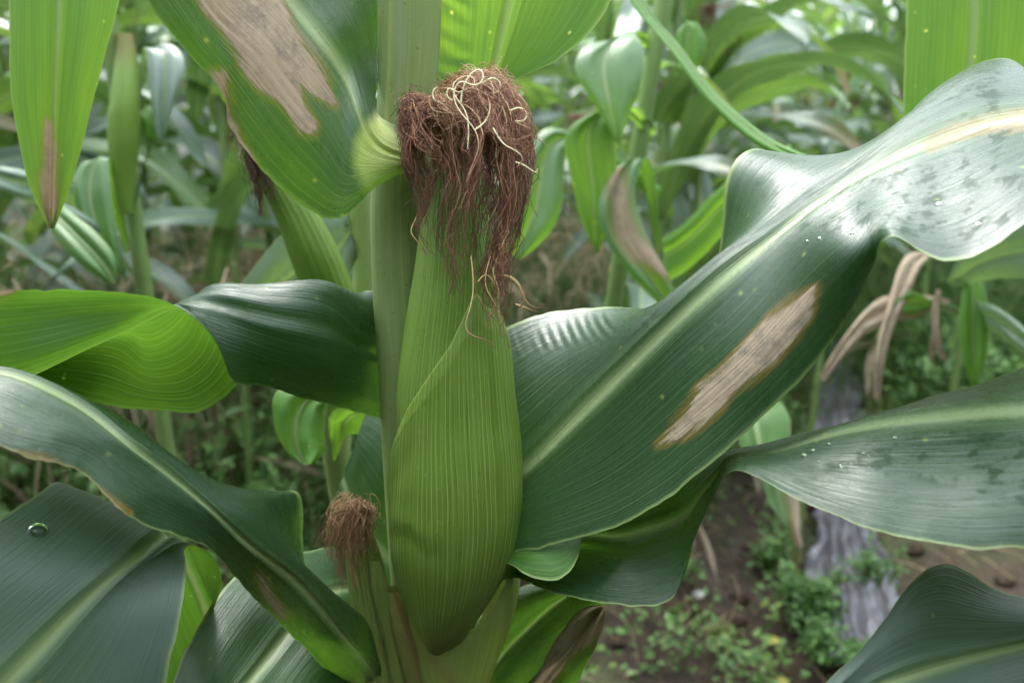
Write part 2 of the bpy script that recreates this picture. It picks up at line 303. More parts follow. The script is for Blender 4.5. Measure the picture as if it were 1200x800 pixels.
# ------------------------------------------------------------------ leaf builder
def lean(sts, fn):
    return [[(u, v, d+float(fn(u, v))) for (u, v, d) in st] for st in sts]
def resolve(st):
    """station: dict or tuple with 3 (A,M,B) or 5 points -> 5 points"""
    st = [tuple(map(float, p)) for p in st]
    if len(st) == 5: return st
    a, m, b = st; f = lambda p, q: ((p[0]+q[0])/2, (p[1]+q[1])/2, (p[2]+q[2])/2-.006)
    return [a, f(a, m), m, f(m, b), b]
TT = np.array([-1, -.5, 0, .5, 1.])
def leaf(parent, name, stations, mat, face=(2, 1), ns=170, nt_=64, dead=(), wear=0.0, base=None, ripple=.0009, seed=1, rib=.0016, label=None, raw=False, midsplit=.075, wearfn=None, crumple=(), pale=()):
    S = np.array([resolve(s) for s in stations])          # (k,5,3)
    W3 = S if raw else Pn(S)
    G = spline(W3, ns)                                     # (ns,5,3)
    # even out across
    tq = np.linspace(-1, 1, nt_)
    tq = np.sign(tq)*np.abs(tq)**1.0
    Gt = np.transpose(G, (1, 0, 2)); full = spline(Gt, nt_, tt=TT); G = np.transpose(full, (1, 0, 2))   # (ns,nt,3)
    nrm = grid_normals(G)
    # orientation: face=(station, +1) upper side looks at the viewer there
    row = int(round(face[0]/(len(S)-1)*(ns-1))); mid = G[row, nt_//2]; view = np.array([0, 0, CAM_H])-mid
    if not raw:
        sgn = np.sign(np.dot(nrm[row, nt_//2], view))*face[1]
    else: sgn = face[1]
    if sgn < 0: G = G[:, ::-1]; tq = tq[::-1]; nrm = grid_normals(G)
    t = tq[None, :]*np.ones((ns, 1)); seglen = np.linalg.norm(np.diff(G[:, nt_//2], axis=0), axis=1)
    s = np.concatenate([[0], np.cumsum(seglen)])[:, None]*np.ones((1, nt_))
    disp = -rib*np.exp(-(t/.055)**2) + rib*.5*np.exp(-((np.abs(t)-.12)/.05)**2)
    disp = disp + ripple*fbm((ns, nt_), (ns/24, 2), seed, 3)*np.abs(t)**1.8*1.2 + .0012*fbm((ns, nt_), (6, 3), seed+9, 2)
    uvp = proj(G)
    for (poly, amp, freq) in crumple:                       # crosswise wrinkles inside an outlined region
        sd = poly_sd(uvp, poly).reshape(ns, nt_); w = np.clip(-sd/14, 0, 1); ph = fbm((ns, nt_), (5, 3), seed+3, 1)
        disp = disp + amp*w*(1+1.3*fbm((ns, nt_), (26, 4), seed+6, 2))*np.sin(s*freq+ph*6+t*4)
    lat = np.gradient(G, axis=1); lat /= np.linalg.norm(lat, axis=-1, keepdims=True)+1e-12
    G = G + nrm*disp[..., None]+lat*(.0007*fbm((ns, nt_), (ns/5, 1), seed+5, 2)*np.abs(t)**6)[..., None]; nrm = grid_normals(G)
    dd = np.full((ns, nt_), 60.0)
    for poly in dead: dd = np.minimum(dd, poly_sd(uvp, poly).reshape(ns, nt_))
    wr = np.full((ns, nt_), float(wear))
    if wearfn:
        for poly, w in wearfn: wr = np.maximum(wr, w*np.clip(-poly_sd(uvp, poly).reshape(ns, nt_)/12, 0, 1))
    bs = np.zeros((ns, nt_))
    if base: bs = np.clip(1-s/base, 0, 1)**1.2*np.clip(1.15-np.abs(t)*(base/.02 if base < .02 else .9), 0, 1)
    for poly in pale: bs = np.maximum(bs, np.clip(.5-poly_sd(uvp, poly).reshape(ns, nt_)/13, 0, 1))
    uvs = np.stack([(t+1)/2, s], -1)
    lo = int(np.searchsorted(np.sort(tq), -midsplit)); hi = nt_-1-lo
    def sub(c0, c1, nm, par):
        n = c1-c0+1; fl = lambda a: a[:, c0:c1+1].reshape((-1,)+a.shape[2:])
        return fl(G), grid_faces(ns, n), fl(uvs), fl(dd), fl(wr), fl(bs), fl(nrm)
    def join(parts):
        V, F, U, D, Wv, Bv, Nn = [], [], [], [], [], [], []; off = 0
        for p in parts:
            V.append(p[0]); F.append(p[1]+off); U.append(p[2]); D.append(p[3]); Wv.append(p[4]); Bv.append(p[5]); Nn.append(p[6]); off += len(p[0])
        c = np.concatenate; return c(V), c(F), c(U), c(D), c(Wv), c(Bv), c(Nn)
    def mk(nm, data, par, lab=None):
        V, F, U, D, Wv, Bv, Nn = data
        if par is not None: V = V-np.array(root_loc(par))
        me = make_mesh(nm, V, F, U, {'dead': D, 'wear': Wv, 'base': Bv}, -Nn if False else Nn)
        o = bpy.data.objects.new(nm, me); COL.objects.link(o); o.parent = par; me.materials.append(mat)
        if lab: o['label'] = lab
        return o
    blade = mk(name, join([sub(0, lo, '', 0), sub(hi, nt_-1, '', 0)]), parent, label)
    mk('midrib', sub(lo, hi, '', 0), blade)
    return blade
def root_loc(o):
    while o.parent: o = o.parent
    return tuple(o.location)
def child(name, me, parent, mat, label=None):
    o = bpy.data.objects.new(name, me); COL.objects.link(o); o.parent = parent
    if not me.materials: me.materials.append(mat)
    if label: o['label'] = label
    return o

# tube with elliptical sections given by left/right outline
def loft(stations, nv=90, nth=72, flat=.92, grow=0.0):
    """stations (v, uL, uR, d): returns f(theta, v) -> world point; theta 0 faces the viewer, + to the right"""
    S = np.array(stations, float); v0, v1 = S[0, 0], S[-1, 0]
    dense = spline(S, 400, tt=S[:, 0]); 
    def f(th, v, extra=0.0):
        v = np.asarray(v, float); uL = np.interp(v, dense[:, 0], dense[:, 1]); uR = np.interp(v, dense[:, 0], dense[:, 2]); d = np.interp(v, dense[:, 0], dense[:, 3])
        uc, hw = (uL+uR)/2, (uR-uL)/2
        c = Pn(np.stack([uc, v, d], -1)); r = hw/FPX*d+extra
        right = np.array([1., 0, 0]); fwd = np.array([0, -1., 0.0])
        e = fwd*(np.cos(th)*flat)[..., None]+right*np.sin(th)[..., None]
        return c+e*r[..., None]
    return f, v0, v1
def loft_mesh(name, stations, parent, mat, nv=90, nth=72, flat=.92, rib=0, ribamp=0, seed=1, brownfn=None, uvlen=None):
    f, v0, v1 = loft(stations, flat=flat)
    v = np.linspace(v0, v1, nv)[:, None]*np.ones((1, nth)); th = np.linspace(-math.pi, math.pi, nth, endpoint=False)[None, :]*np.ones((nv, 1))
    ex = ribamp*np.cos(th*rib+fbm((nv, nth), (4, 6), seed, 1)*.6)+.0005*fbm((nv, nth), (8, 10), seed+2, 2) if rib else .0004*fbm((nv, nth), (8, 10), seed+2, 2)
    G = f(th, v, ex); U = np.stack([(th+math.pi)/(2*math.pi), v/866*.5], -1).reshape(-1, 2)
    V = G.reshape(-1, 3)-np.array(root_loc(parent)); br = np.zeros(len(V)) if brownfn is None else brownfn(th, v).ravel()
    # the seam of the uv sits at the back
    me = make_mesh(name, V, grid_faces(nv, nth, wrap=True)[:, ::-1], U, {'edge': np.zeros(len(V)), 'brown': br})
    return child(name, me, parent, mat)
def strand_mesh(name, paths, radii, sides=4):
    V, F, U, A = [], [], [], []; off = 0
    for k, (p, r) in enumerate(zip(paths, radii)):
        p = np.asarray(p); n = len(p); tg = np.gradient(p, axis=0); tg /= np.linalg.norm(tg, axis=1, keepdims=True)+1e-12
        a = np.cross(tg, np.array([.3, .9, .2])); a /= np.linalg.norm(a, axis=1, keepdims=True)+1e-12; b = np.cross(tg, a)
        th = np.arange(sides)/sides*2*math.pi; rr = np.asarray(r)*np.ones(n)
        ring = p[:, None, :]+rr[:, None, None]*(a[:, None, :]*np.cos(th)[None, :, None]+b[:, None, :]*np.sin(th)[None, :, None])
        V.append(ring.reshape(-1, 3)); F.append(grid_faces(n, sides, wrap=True, off=off)); off += n*sides
        U.append(np.stack([np.full(n*sides, (k*0.6180339) % 1.0), np.repeat(np.linspace(0, 1, n), sides)], -1))
    return make_mesh(name, np.concatenate(V), np.concatenate(F), np.concatenate(U))

# ------------------------------------------------------------------ silk
def silk_material(name, root, mid, tip, dark, rough=.5):
    N = NT(name); uv = N.n('ShaderNodeUVMap', uv_map='UVMap').outputs[0]; sp = N.n('ShaderNodeSeparateXYZ'); N.l(uv, sp.inputs[0])
    x, y = sp.outputs[0], sp.outputs[1]
    jit = N.math('MULTIPLY_ADD', x, .40, -.14); yy = N.math('ADD', y, jit)
    c = N.mix(N.step(yy, .22, .46), root, mid); c = N.mix(N.step(yy, .50, .80), c, tip)
    c = N.mix(N.math('MULTIPLY', N.step(N.math('PINGPONG', N.math('MULTIPLY', x, 17.0), 1.0), .35, .9), .6), c, dark)
    pr = N.n('ShaderNodeBsdfPrincipled'); N.l(c, pr.inputs['Base Color']); pr.inputs['Roughness'].default_value = rough
    pr.inputs['Specular IOR Level'].default_value = .35
    tr = N.n('ShaderNodeBsdfTranslucent'); N.l(c, tr.inputs['Color'])
    mx = N.n('ShaderNodeMixShader'); mx.inputs[0].default_value = .25; N.l(pr.outputs[0], mx.inputs[1]); N.l(tr.outputs[0], mx.inputs[2]); N.l(mx.outputs[0], N.out.inputs[0])
    return N.m
M_silk = silk_material('silk_brown', (.76, .56, .28), (.50, .25, .145), (.21, .09, .055), (.13, .05, .034))
M_silk_pale = silk_material('silk_pale', (.86, .82, .55), (.78, .66, .42), (.50, .30, .18), (.6, .42, .26))
M_silk_crown = silk_material('silk_crown', (.88, .72, .42), (.70, .47, .28), (.42, .22, .13), (.26, .12, .07))
M_silk_dry = silk_material('silk_dry', (.72, .56, .32), (.52, .34, .18), (.28, .15, .07), (.16, .08, .045))
M_silk_dark = silk_material('silk_dark', (.26, .13, .08), (.16, .07, .05), (.11, .045, .035), (.07, .028, .024))
def strands(bundles, seg=30, seed=3):
    """locks of hair: each bundle splits into locks, each lock into strands that tangle more towards their ends"""
    r = np.random.RandomState(seed); P_, R_ = [], []
    for (guide, n, sp0, sp1, curl, rad) in bundles:
        sp0 *= .66; sp1 *= .66; rad *= .70; n = int(n*1.5); g_ = np.array(guide, float); g_[:, 0] += np.clip((500-g_[:, 0])*.22, 0, 9); guide = g_
        g = np.array(guide, float); k = len(g); fr = np.linspace(0, 1, k); nl = max(2, n//14)
        for q_ in range(nl):
            off = r.normal(0, 1, 3); w = (sp0+(sp1-sp0)*np.sin(np.minimum(fr*1.5, 1)*math.pi/2)); lk = g.copy()
            lk[:, 0] += off[0]*w; lk[:, 1] += off[1]*w*.7; lk[:, 2] += off[2]*w*.0006
            lk += r.normal(0, 1, lk.shape)*np.array([curl, curl, curl*.0006])*np.clip(fr*2, .15, 1)[:, None]
            lcut = r.uniform(.50, 1.0)
            for i in range(max(1, n//nl)):
                j = lk.copy(); wild = r.uniform() < .22; o2 = r.normal(0, 1, 3)*(2.6 if not wild else 6.0)
                bun = 1-.55*fr if not wild else np.ones(k)
                j[:, 0] += o2[0]*bun; j[:, 1] += o2[1]*bun; j[:, 2] += o2[2]*.0012*bun
                j += r.normal(0, 1, j.shape)*np.array([1, 1, .0012])*(curl*(.5 if not wild else 1.5))*np.clip(fr*2, .2, 1)[:, None]
                cut = min(1.0, lcut*r.uniform(.78, 1.12)); p = spline(Pn(j), int(seg/cut))[:seg]; m = len(p)
                ph = r.uniform(0, 6.28, 6); q = np.linspace(0, 1, m); am = curl*(.00030 if not wild else .0006); fq = r.uniform(10, 42, 6)
                p = p+np.stack([np.sin(q*fq[a]+ph[a])+.6*np.sin(q*fq[a+3]+ph[a+3]) for a in range(3)], -1)*am*(.35+q)[:, None]
                P_.append(p); R_.append(rad*r.uniform(.65, 1.3)*np.linspace(1.1, .55, m))
    return P_, R_

# ================================================================== MAIN PLANT
base_main = (-.055, .47, 0)
plant = empty('corn_plant', base_main)
tag(plant, 'large corn plant in front carrying the big green ear with reddish brown silk', 'corn plant')
# depth grows downwards because the viewpoint looks down on an upright stalk
stalk_st = [(-420, 452, 508, .405), (-150, 448, 511, .425), (0, 445, 513, .442), (100, 443, 508, .455), (150, 440, 503, .462), (215, 437, 500, .47), (300, 438, 502, .48),
            (400, 443, 508, .493), (500, 449, 512, .507), (600, 455, 514, .522), (800, 470, 520, .555), (1200, 500, 540, .66), (1900, 530, 562, .93)]
loft_mesh('stalk', stalk_st, plant, M_stalk, nv=220, nth=64, flat=.95, seed=4)
# ligule fold and groove of the leaf sheath on the stalk
def sheath(name, stations, th0, th1, parent, mat, grow=.0012, nv=90, nth=40, vtop=None, brown=None, edgew=.06):
    f, v0, v1 = loft(stations); k = np.linspace(0, 1, nv)[:, None]; th = np.linspace(th0, th1, nth)[None, :]
    vt = v0 if vtop is None else vtop(th); v = (vt+(v1-vt)*k)*np.ones((nv, nth)); th = th*np.ones((nv, 1)); k = k*np.ones((nv, nth))
    q = (th-th0)/(th1-th0); e = np.minimum(q, 1-q); ex = grow*(.35+.65*np.clip(e/.12, 0, 1))*(.5+.5*np.clip(k/.05, 0, 1))
    G = f(th, v, ex); V = G.reshape(-1, 3)-np.array(root_loc(parent)); U = np.stack([(th+math.pi)/(2*math.pi), v/866*.5], -1).reshape(-1, 2)
    edge = np.clip(1-e/edgew*1.0, 0, 1)
    if vtop is not None: edge = np.maximum(edge, np.clip(1-k*70, 0, 1)*np.ones_like(edge))
    me = make_mesh(name, V, grid_faces(nv, nth)[:, ::-1], U, {'edge': edge.ravel(), 'brown': (np.zeros(len(V)) if brown is None else brown(th, v).ravel())})
    return child(name, me, parent, mat)
sh1 = [(a, b-1, c+1, d) for a, b, c, d in stalk_st[:6]]
sheath('leaf_sheath', sh1[:5]+[(196, 438, 502, .468)], -.55, 3.0, plant, M_stalk, grow=.0016)
sheath('leaf_sheath', stalk_st[5:11], -2.6, .25, plant, M_stalk, grow=.0014)

# ---------------- ear: inner husk body is the ear mesh itself, the outer husks and silk are its pieces
ear_in = [(170, 510, 548, .447), (200, 503, 560, .449), (260, 493, 574, .452), (320, 485, 584, .456), (400, 472, 588, .464), (480, 465, 597, .470), (560, 468, 596, .476),
          (640, 476, 586, .483), (700, 488, 562, .489), (740, 498, 552, .492), (760, 508, 528, .494)]
ear = loft_mesh('ear', ear_in, plant, M_husk_in, nv=200, nth=300, rib=40, ribamp=.00013, seed=8)
ear['label'] = 'plump green ear wrapped in husks, topped with reddish brown silk'
ear_out = [(318, 484, 587, .455), (350, 478, 589, .457), (400, 470, 594, .460), (450, 467, 598, .463), (500, 462, 603, .467), (545, 460, 607, .470), (600, 461, 606, .474), (650, 466, 594, .479),
           (700, 478, 569, .485), (735, 493, 545, .489), (752, 503, 530, .492), (762, 510, 521, .4935), (766, 514, 517, .494)]
def husk(name, stations, th0, th1, vtopf, mat, grow=.0026, nv=200, nth=300, rib=46, ribamp=.00013, seed=5, brown=None, vbot=None, curl=0.0):
    f, v0, v1 = loft(stations); th = np.linspace(th0, th1, nth)[None, :]; k = np.linspace(0, 1, nv)[:, None]
    vt = vtopf(th); vb = v1 if vbot is None else vbot(th); v = vt+(vb-vt)*k**1.0; thf = th*np.ones((nv, 1))
    q = (thf-th0)/(th1-th0); e = np.minimum(q, 1-q)
    ex = grow*(.3+.7*np.clip(e/.05, 0, 1))*(.25+.75*np.clip(k/.06, 0, 1))+ribamp*np.cos(thf*rib+fbm((nv, nth), (4, 5), seed, 1)*.7)*np.clip(k*14, 0, 1)*np.clip((1-k)*6, 0.15, 1)
    ex = ex+.0011*fbm((nv, nth), (5, 4), seed+1, 2)*np.clip((1-k)*5, .0, 1)
    cr_ = np.clip(1-((thf+.75)/.8)**2, 0, 1)**2; cv_ = 618+14*np.sin(thf*3.1+.4)+5*fbm((nv, nth), (2, 14), seed+31, 2); ex = ex-.0009*np.exp(-((v-cv_)/12)**2)*cr_+.0010*np.exp(-((v-cv_+22)/14)**2)*cr_     # pinched crease on the left flank
    G = f(thf, v, ex); V = G.reshape(-1, 3)-np.array(root_loc(ear)); U = np.stack([(thf+math.pi)/(2*math.pi), v/866*.5], -1).reshape(-1, 2)
    edge = np.maximum(np.clip(1-e*60, 0, 1), np.clip(1-k*90, 0, 1)*np.ones_like(e))
    br = np.zeros_like(thf) if brown is None else brown(thf, v)
    me = make_mesh(name, V, grid_faces(nv, nth)[:, ::-1], U, {'edge': edge.ravel(), 'brown': br.ravel()})
    return child(name, me, ear, mat)
vt_out = lambda th: np.interp(th, [-1.75, -1.45, -1.2, -.8, -.4, 0, .25, .38, .5, .75, 1.1, 1.5, 2.2], [600, 548, 508, 462, 425, 388, 355, 337, 334, 352, 356, 372, 420])
husk('outer_husk', ear_out, -1.75, 2.2, vt_out, M_husk, brown=lambda th, v: np.clip((v-760)/10, 0, 1)*.4)
# husk that wraps the foot of the ear and the shank below
foot = [(600, 470, 604, .496), (660, 475, 606, .505), (700, 478, 602, .513), (740, 486, 590, .518), (780, 494, 576, .520), (830, 500, 562, .53), (900, 502, 556, .548)]
husk('husk_foot', foot, -2.6, 2.6, lambda th: np.interp(th, [-2.6, -.6, .3, 1.0, 1.6, 2.6], [640, 690, 700, 655, 605, 640]), M_husk_base, nv=100, nth=120, seed=15, rib=30, brown=lambda th, v: np.clip(1-abs((v-(770+30*np.sin(th*2))))/26, 0, 1)*.5)
# ---------------- silk of the main ear
B = [
 ([(528, 200, .445), (512, 150, .430), (494, 120, .425), (476, 122, .422), (470, 142, .420), (474, 184, .420), (488, 228, .421), (484, 262, .421), (500, 296, .422)], 70, 3, 7, 3.2, .00030),
 ([(528, 200, .445), (506, 140, .432), (486, 118, .428), (474, 134, .424), (482, 176, .422), (500, 215, .422), (488, 270, .422)], 90, 5, 11, 3.6, .00030),
 ([(530, 196, .445), (505, 150, .428), (488, 130, .418), (498, 160, .412), (512, 190, .410), (508, 220, .411), (512, 262, .412)], 110, 8, 12, 4.0, .00028),
 ([(530, 192, .440), (520, 130, .424), (518, 140, .415), (524, 190, .410), (526, 230, .409), (520, 280, .409), (524, 320, .410), (528, 358, .411)], 70, 7, 14, 4.2, .00028),
 ([(535, 192, .440), (540, 118, .422), (552, 132, .408), (552, 190, .402), (548, 250, .400), (546, 310, .402), (552, 355, .404)], 90, 9, 10, 3.8, .00030),
 ([(545, 190, .440), (556, 104, .420), (586, 116, .408), (600, 166, .402), (598, 225, .402), (590, 280, .404), (578, 325, .406), (584, 366, .408)], 210, 9, 13, 3.4, .00031),
 ([(545, 190, .445), (575, 104, .430), (600, 120, .420), (612, 170, .416), (610, 205, .415), (604, 250, .415), (596, 290, .416)], 130, 6, 9, 3.2, .00030),
 ([(545, 190, .445), (570, 112, .438), (594, 120, .436), (606, 165, .438), (608, 215, .440), (596, 268, .440)], 90, 8, 10, 3.0, .00030),
 ([(535, 190, .445), (535, 115, .432), (548, 96, .424), (575, 100, .416), (600, 124, .410), (614, 160, .408), (618, 185, .408)], 170, 7, 9, 4.4, .00028),
 ([(530, 190, .445), (530, 120, .430), (540, 104, .418), (556, 110, .408), (572, 135, .400), (590, 165, .397), (606, 190, .398)], 150, 8, 10, 4.8, .00026),
 ([(530, 185, .440), (515, 135, .428), (500, 124, .415), (520, 132, .406), (555, 150, .400), (590, 180, .399)], 80, 9, 11, 5.0, .00026),
 ([(540, 190, .442), (556, 120, .424), (572, 130, .410), (578, 175, .408), (572, 225, .408), (566, 280, .408), (560, 330, .408)], 120, 9, 12, 4.0, .00030),
 ([(545, 190, .450), (560, 130, .446), (575, 150, .444), (572, 210, .444), (560, 270, .444)], 90, 12, 16, 4.0, .00030),
 ([(590, 262, .405), (582, 300, .404), (582, 330, .403), (588, 352, .404), (584, 372, .405), (590, 400, .405)], 14, 3, 4, 4.0, .00026),
]
CROWN = [B[i_] for i_ in (8, 9, 10)]; B = [b_ for i_, b_ in enumerate(B) if i_ not in (8, 9, 10)]
B = [(g_, int(n_*f_), a_, b_, c_, r_) for (g_, n_, a_, b_, c_, r_), f_ in zip(B, [1, .8, .6, .45, .5, .8, .7, .6, .55, .5, 1.4])]
P_, R_ = strands(B); me = strand_mesh('silk', P_, R_)
me.vertices.foreach_set('co', (np.concatenate([p for p in [np.zeros((0, 3))]]+[np.array([v.co[:] for v in me.vertices])])-np.array(base_main)).astype(np.float32).ravel()); me.update()
so = child('silk', me, ear, M_silk); so['kind'] = 'stuff'; so['label'] = 'tangled mass of reddish brown silk drooping from the ear tip'
P_, R_ = strands(CROWN, seed=9); o = child('silk', strand_mesh('silk', [p-np.array(base_main) for p in P_], R_), ear, M_silk_crown); o['kind'] = 'stuff'; o['label'] = 'paler frizzy silk curled over the crown of the ear'
def single(paths, mat, name='silk_strand', rad=.0005, n=60):
    for g in paths:
        p = spline(Pn(np.array(g, float)), n)-np.array(base_main)
        child(name, strand_mesh(name, [p], [np.linspace(rad, rad*.7, n)], 6), ear, mat)
single([[(548, 175, .390), (545, 130, .392), (533, 112, .394), (532, 98, .396), (544, 90, .396), (556, 94, .394), (548, 108, .392), (538, 100, .392)],
        [(540, 120, .392), (548, 92, .392), (562, 82, .391), (566, 92, .390), (556, 100, .390), (540, 96, .390), (532, 110, .390), (545, 138, .386), (556, 152, .384), (561, 170, .383), (556, 188, .383), (549, 205, .384)],
        [(557, 152, .384), (570, 140, .385), (574, 122, .386), (572, 116, .387)],
        [(565, 98, .393), (578, 92, .392), (586, 98, .392), (583, 108, .392), (576, 110, .393)],
        [(598, 130, .393), (610, 127, .392), (617, 134, .392), (612, 142, .392), (604, 142, .393), (614, 148, .392), (621, 151, .392)],
        [(524, 122, .403), (510, 118, .401), (508, 106, .401), (513, 103, .402), (515, 110, .403)],
        [(578, 150, .386), (592, 170, .384), (606, 178, .384), (612, 186, .385), (606, 196, .386)],
        [(530, 118, .393), (524, 112, .393), (526, 104, .393), (536, 108, .393), (548, 104, .392), (560, 106, .392)],
        [(604, 190, .388), (618, 196, .388), (628, 202, .389), (630, 198, .390)]], M_silk_pale, rad=.00042)
single([[(592, 290, .404), (578, 318, .403), (585, 345, .402), (583, 362, .402), (589, 380, .402), (597, 408, .403)],
        [(552, 300, .402), (554, 345, .401), (548, 370, .400), (546, 384, .399), (556, 394, .398), (572, 399, .397), (579, 408, .397)],
        [(583, 322, .403), (600, 325, .402), (612, 340, .402), (613, 355, .402), (606, 362, .403)],
        [(585, 322, .403), (604, 330, .403), (614, 348, .403), (622, 358, .403), (634, 360, .404), (637, 356, .404)],
        [(575, 300, .403), (571, 340, .402), (580, 360, .402), (572, 372, .402), (573, 382, .402)],
        [(604, 356, .403), (620, 362, .403), (630, 366, .404)],
        [(560, 330, .402), (570, 322, .402), (580, 335, .402), (578, 350, .402)],
        [(488, 255, .42), (482, 272, .42), (490, 284, .42), (499, 298, .42), (496, 290, .42)]], M_silk, rad=.00036)

# ---------------- leaves of the main plant
les1 = [(955, 338), (948, 372), (925, 402), (905, 425), (880, 445), (855, 462), (845, 478), (820, 498), (800, 512), (772, 520), (790, 500), (812, 475), (822, 452), (850, 430), (880, 398), (905, 372), (930, 352)]
les1b = [(1085, 168), (1120, 150), (1160, 138), (1200, 132), (1260, 128), (1260, 148), (1200, 146), (1150, 152), (1110, 164), (1090, 172)]
L1 = leaf(plant, 'leaf', [
 [(555, 640, .500), (560, 620, .505), (560, 590, .512), (555, 490, .52), (555, 420, .53)],
 [(600, 646, .468), (603, 600, .474), (612, 550, .480), (600, 470, .495), (588, 386, .515)],
 [(655, 637, .445), (655, 575, .452), (660, 503, .462), (648, 432, .485), (640, 367, .520)],
 [(738, 610, .420), (732, 530, .430), (722, 442, .442), (708, 396, .462), (706, 361, .510)],
 [(818, 556, .400), (808, 465, .410), (790, 376, .425), (776, 352, .44), (764, 366, .500)],
 [(888, 494, .385), (875, 405, .392), (850, 323, .415), (838, 302, .432), (822, 345, .495)],
 [(948, 437, .378), (938, 335, .380), (905, 279, .412), (890, 260, .428), (846, 262, .500)],
 [(990, 378, .374), (978, 296, .366), (950, 243, .410), (938, 216, .428), (856, 196, .505)],
 [(1019, 318, .365), (1004, 274, .362), (990, 215, .408), (978, 192, .430), (892, 172, .512)],
 [(1042, 279, .345), (1030, 248, .368), (1030, 192, .406), (1022, 164, .434), (962, 196, .505)],
 [(1078, 294, .330), (1064, 240, .362), (1070, 172, .404), (1064, 134, .438), (1030, 170, .490)],
 [(1120, 303, .322), (1108, 232, .355), (1112, 156, .402), (1108, 106, .440), (1085, 118, .480)],
 [(1168, 285, .318), (1160, 205, .352), (1160, 140, .400), (1158, 88, .438), (1150, 76, .475)],
 [(1215, 252, .318), (1210, 180, .352), (1212, 130, .398), (1208, 96, .43), (1192, 74, .470)],
 [(1275, 235, .320), (1275, 170, .350), (1275, 128, .390), (1260, 110, .42), (1236, 118, .455)],
 [(1400, 260, .33), (1400, 200, .35), (1395, 160, .38), (1380, 150, .40), (1360, 150, .43)],
 [(1520, 300, .35), (1520, 265, .36), (1515, 240, .37), (1505, 225, .39), (1495, 215, .41)],
 [(1640, 372, .385), (1641, 370, .385), (1642, 368, .385), (1643, 366, .385), (1644, 364, .385)]],
 M_leaf_soft, face=(5, 1), ns=300, nt_=84, dead=[les1, les1b], base=.05, seed=21, wear=.0, wearfn=[([(930, 230), (1210, 120), (1210, 262), (1100, 300), (930, 275)], 1.0), ([(1060, 90), (1180, 70), (1180, 140), (1060, 150)], .9), ([(865, 180), (960, 190), (960, 240), (880, 240)], .6), ([(690, 500), (735, 500), (735, 530), (690, 530)], 1.2)],
 crumple=[([(590, 386), (700, 362), (768, 366), (775, 378), (700, 404), (598, 420)], .0005, 760)],
 label='broad dark leaf crossing to the upper right with a long tan dead streak')
# the twisted lower right leaf
L2 = leaf(plant, 'leaf', lean([
 [(560, 700, .530), (565, 680, .53), (570, 660, .53), (575, 650, .525), (580, 660, .515)],
 [(606, 680, .480), (605, 668, .498), (600, 655, .500), (596, 646, .478), (600, 664, .455)],
 [(640, 692, .455), (640, 664, .480), (636, 640, .485), (636, 634, .462), (640, 680, .440)],
 [(676, 700, .445), (680, 665, .470), (680, 628, .475), (668, 628, .462), (672, 664, .440)],
 [(715, 708, .430), (720, 672, .455), (722, 630, .465), (705, 605, .47), (690, 620, .465)],
 [(758, 710, .420), (766, 670, .440), (762, 620, .455), (755, 590, .462), (745, 590, .462)],
 [(792, 695, .420), (802, 650, .430), (797, 605, .445), (790, 575, .455), (785, 565, .455)],
 [(806, 650, .424), (816, 615, .424), (818, 580, .432), (814, 558, .442), (818, 545, .448)],
 [(822, 600, .412), (836, 575, .418), (840, 553, .424), (838, 538, .432), (840, 530, .438)],
 [(850, 552, .394), (856, 543, .404), (860, 534, .414), (862, 528, .424), (866, 524, .434)],
 [(884, 556, .378), (888, 545, .388), (896, 530, .402), (902, 522, .414), (906, 516, .432)],
 [(935, 582, .360), (942, 555, .370), (958, 512, .388), (958, 505, .410), (958, 503, .440)],
 [(1000, 611, .345), (1012, 565, .352), (1030, 496, .374), (1028, 484, .404), (1020, 487, .436)],
 [(1070, 633, .333), (1085, 570, .340), (1100, 487, .362), (1098, 468, .392), (1090, 463, .425)],
 [(1135, 641, .325), (1145, 570, .330), (1160, 481, .352), (1155, 456, .382), (1145, 450, .415)],
 [(1205, 640, .318), (1210, 565, .322), (1215, 478, .345), (1212, 445, .375), (1200, 431, .405)],
 [(1330, 620, .315), (1330, 550, .32), (1330, 470, .335), (1330, 440, .36), (1310, 420, .39)],
 [(1470, 600, .33), (1475, 550, .333), (1478, 500, .34), (1478, 478, .355), (1470, 460, .37)],
 [(1640, 560, .36), (1641, 556, .36), (1642, 552, .36), (1642, 549, .36), (1642, 546, .36)]], lambda u, v: -.00010*(v-520)*np.clip((u-880)/120, 0, 1)),
 M_leaf_soft, face=(13, 1), ns=300, nt_=76, base=None, seed=33, wear=0.0, wearfn=[([(960, 530), (1060, 500), (1210, 490), (1210, 610), (1060, 560), (960, 560)], 1.0), ([(1030, 440), (1200, 400), (1200, 470), (1030, 490)], .5)],
 label='smooth grey green leaf reaching the right edge, twisted at its near end')
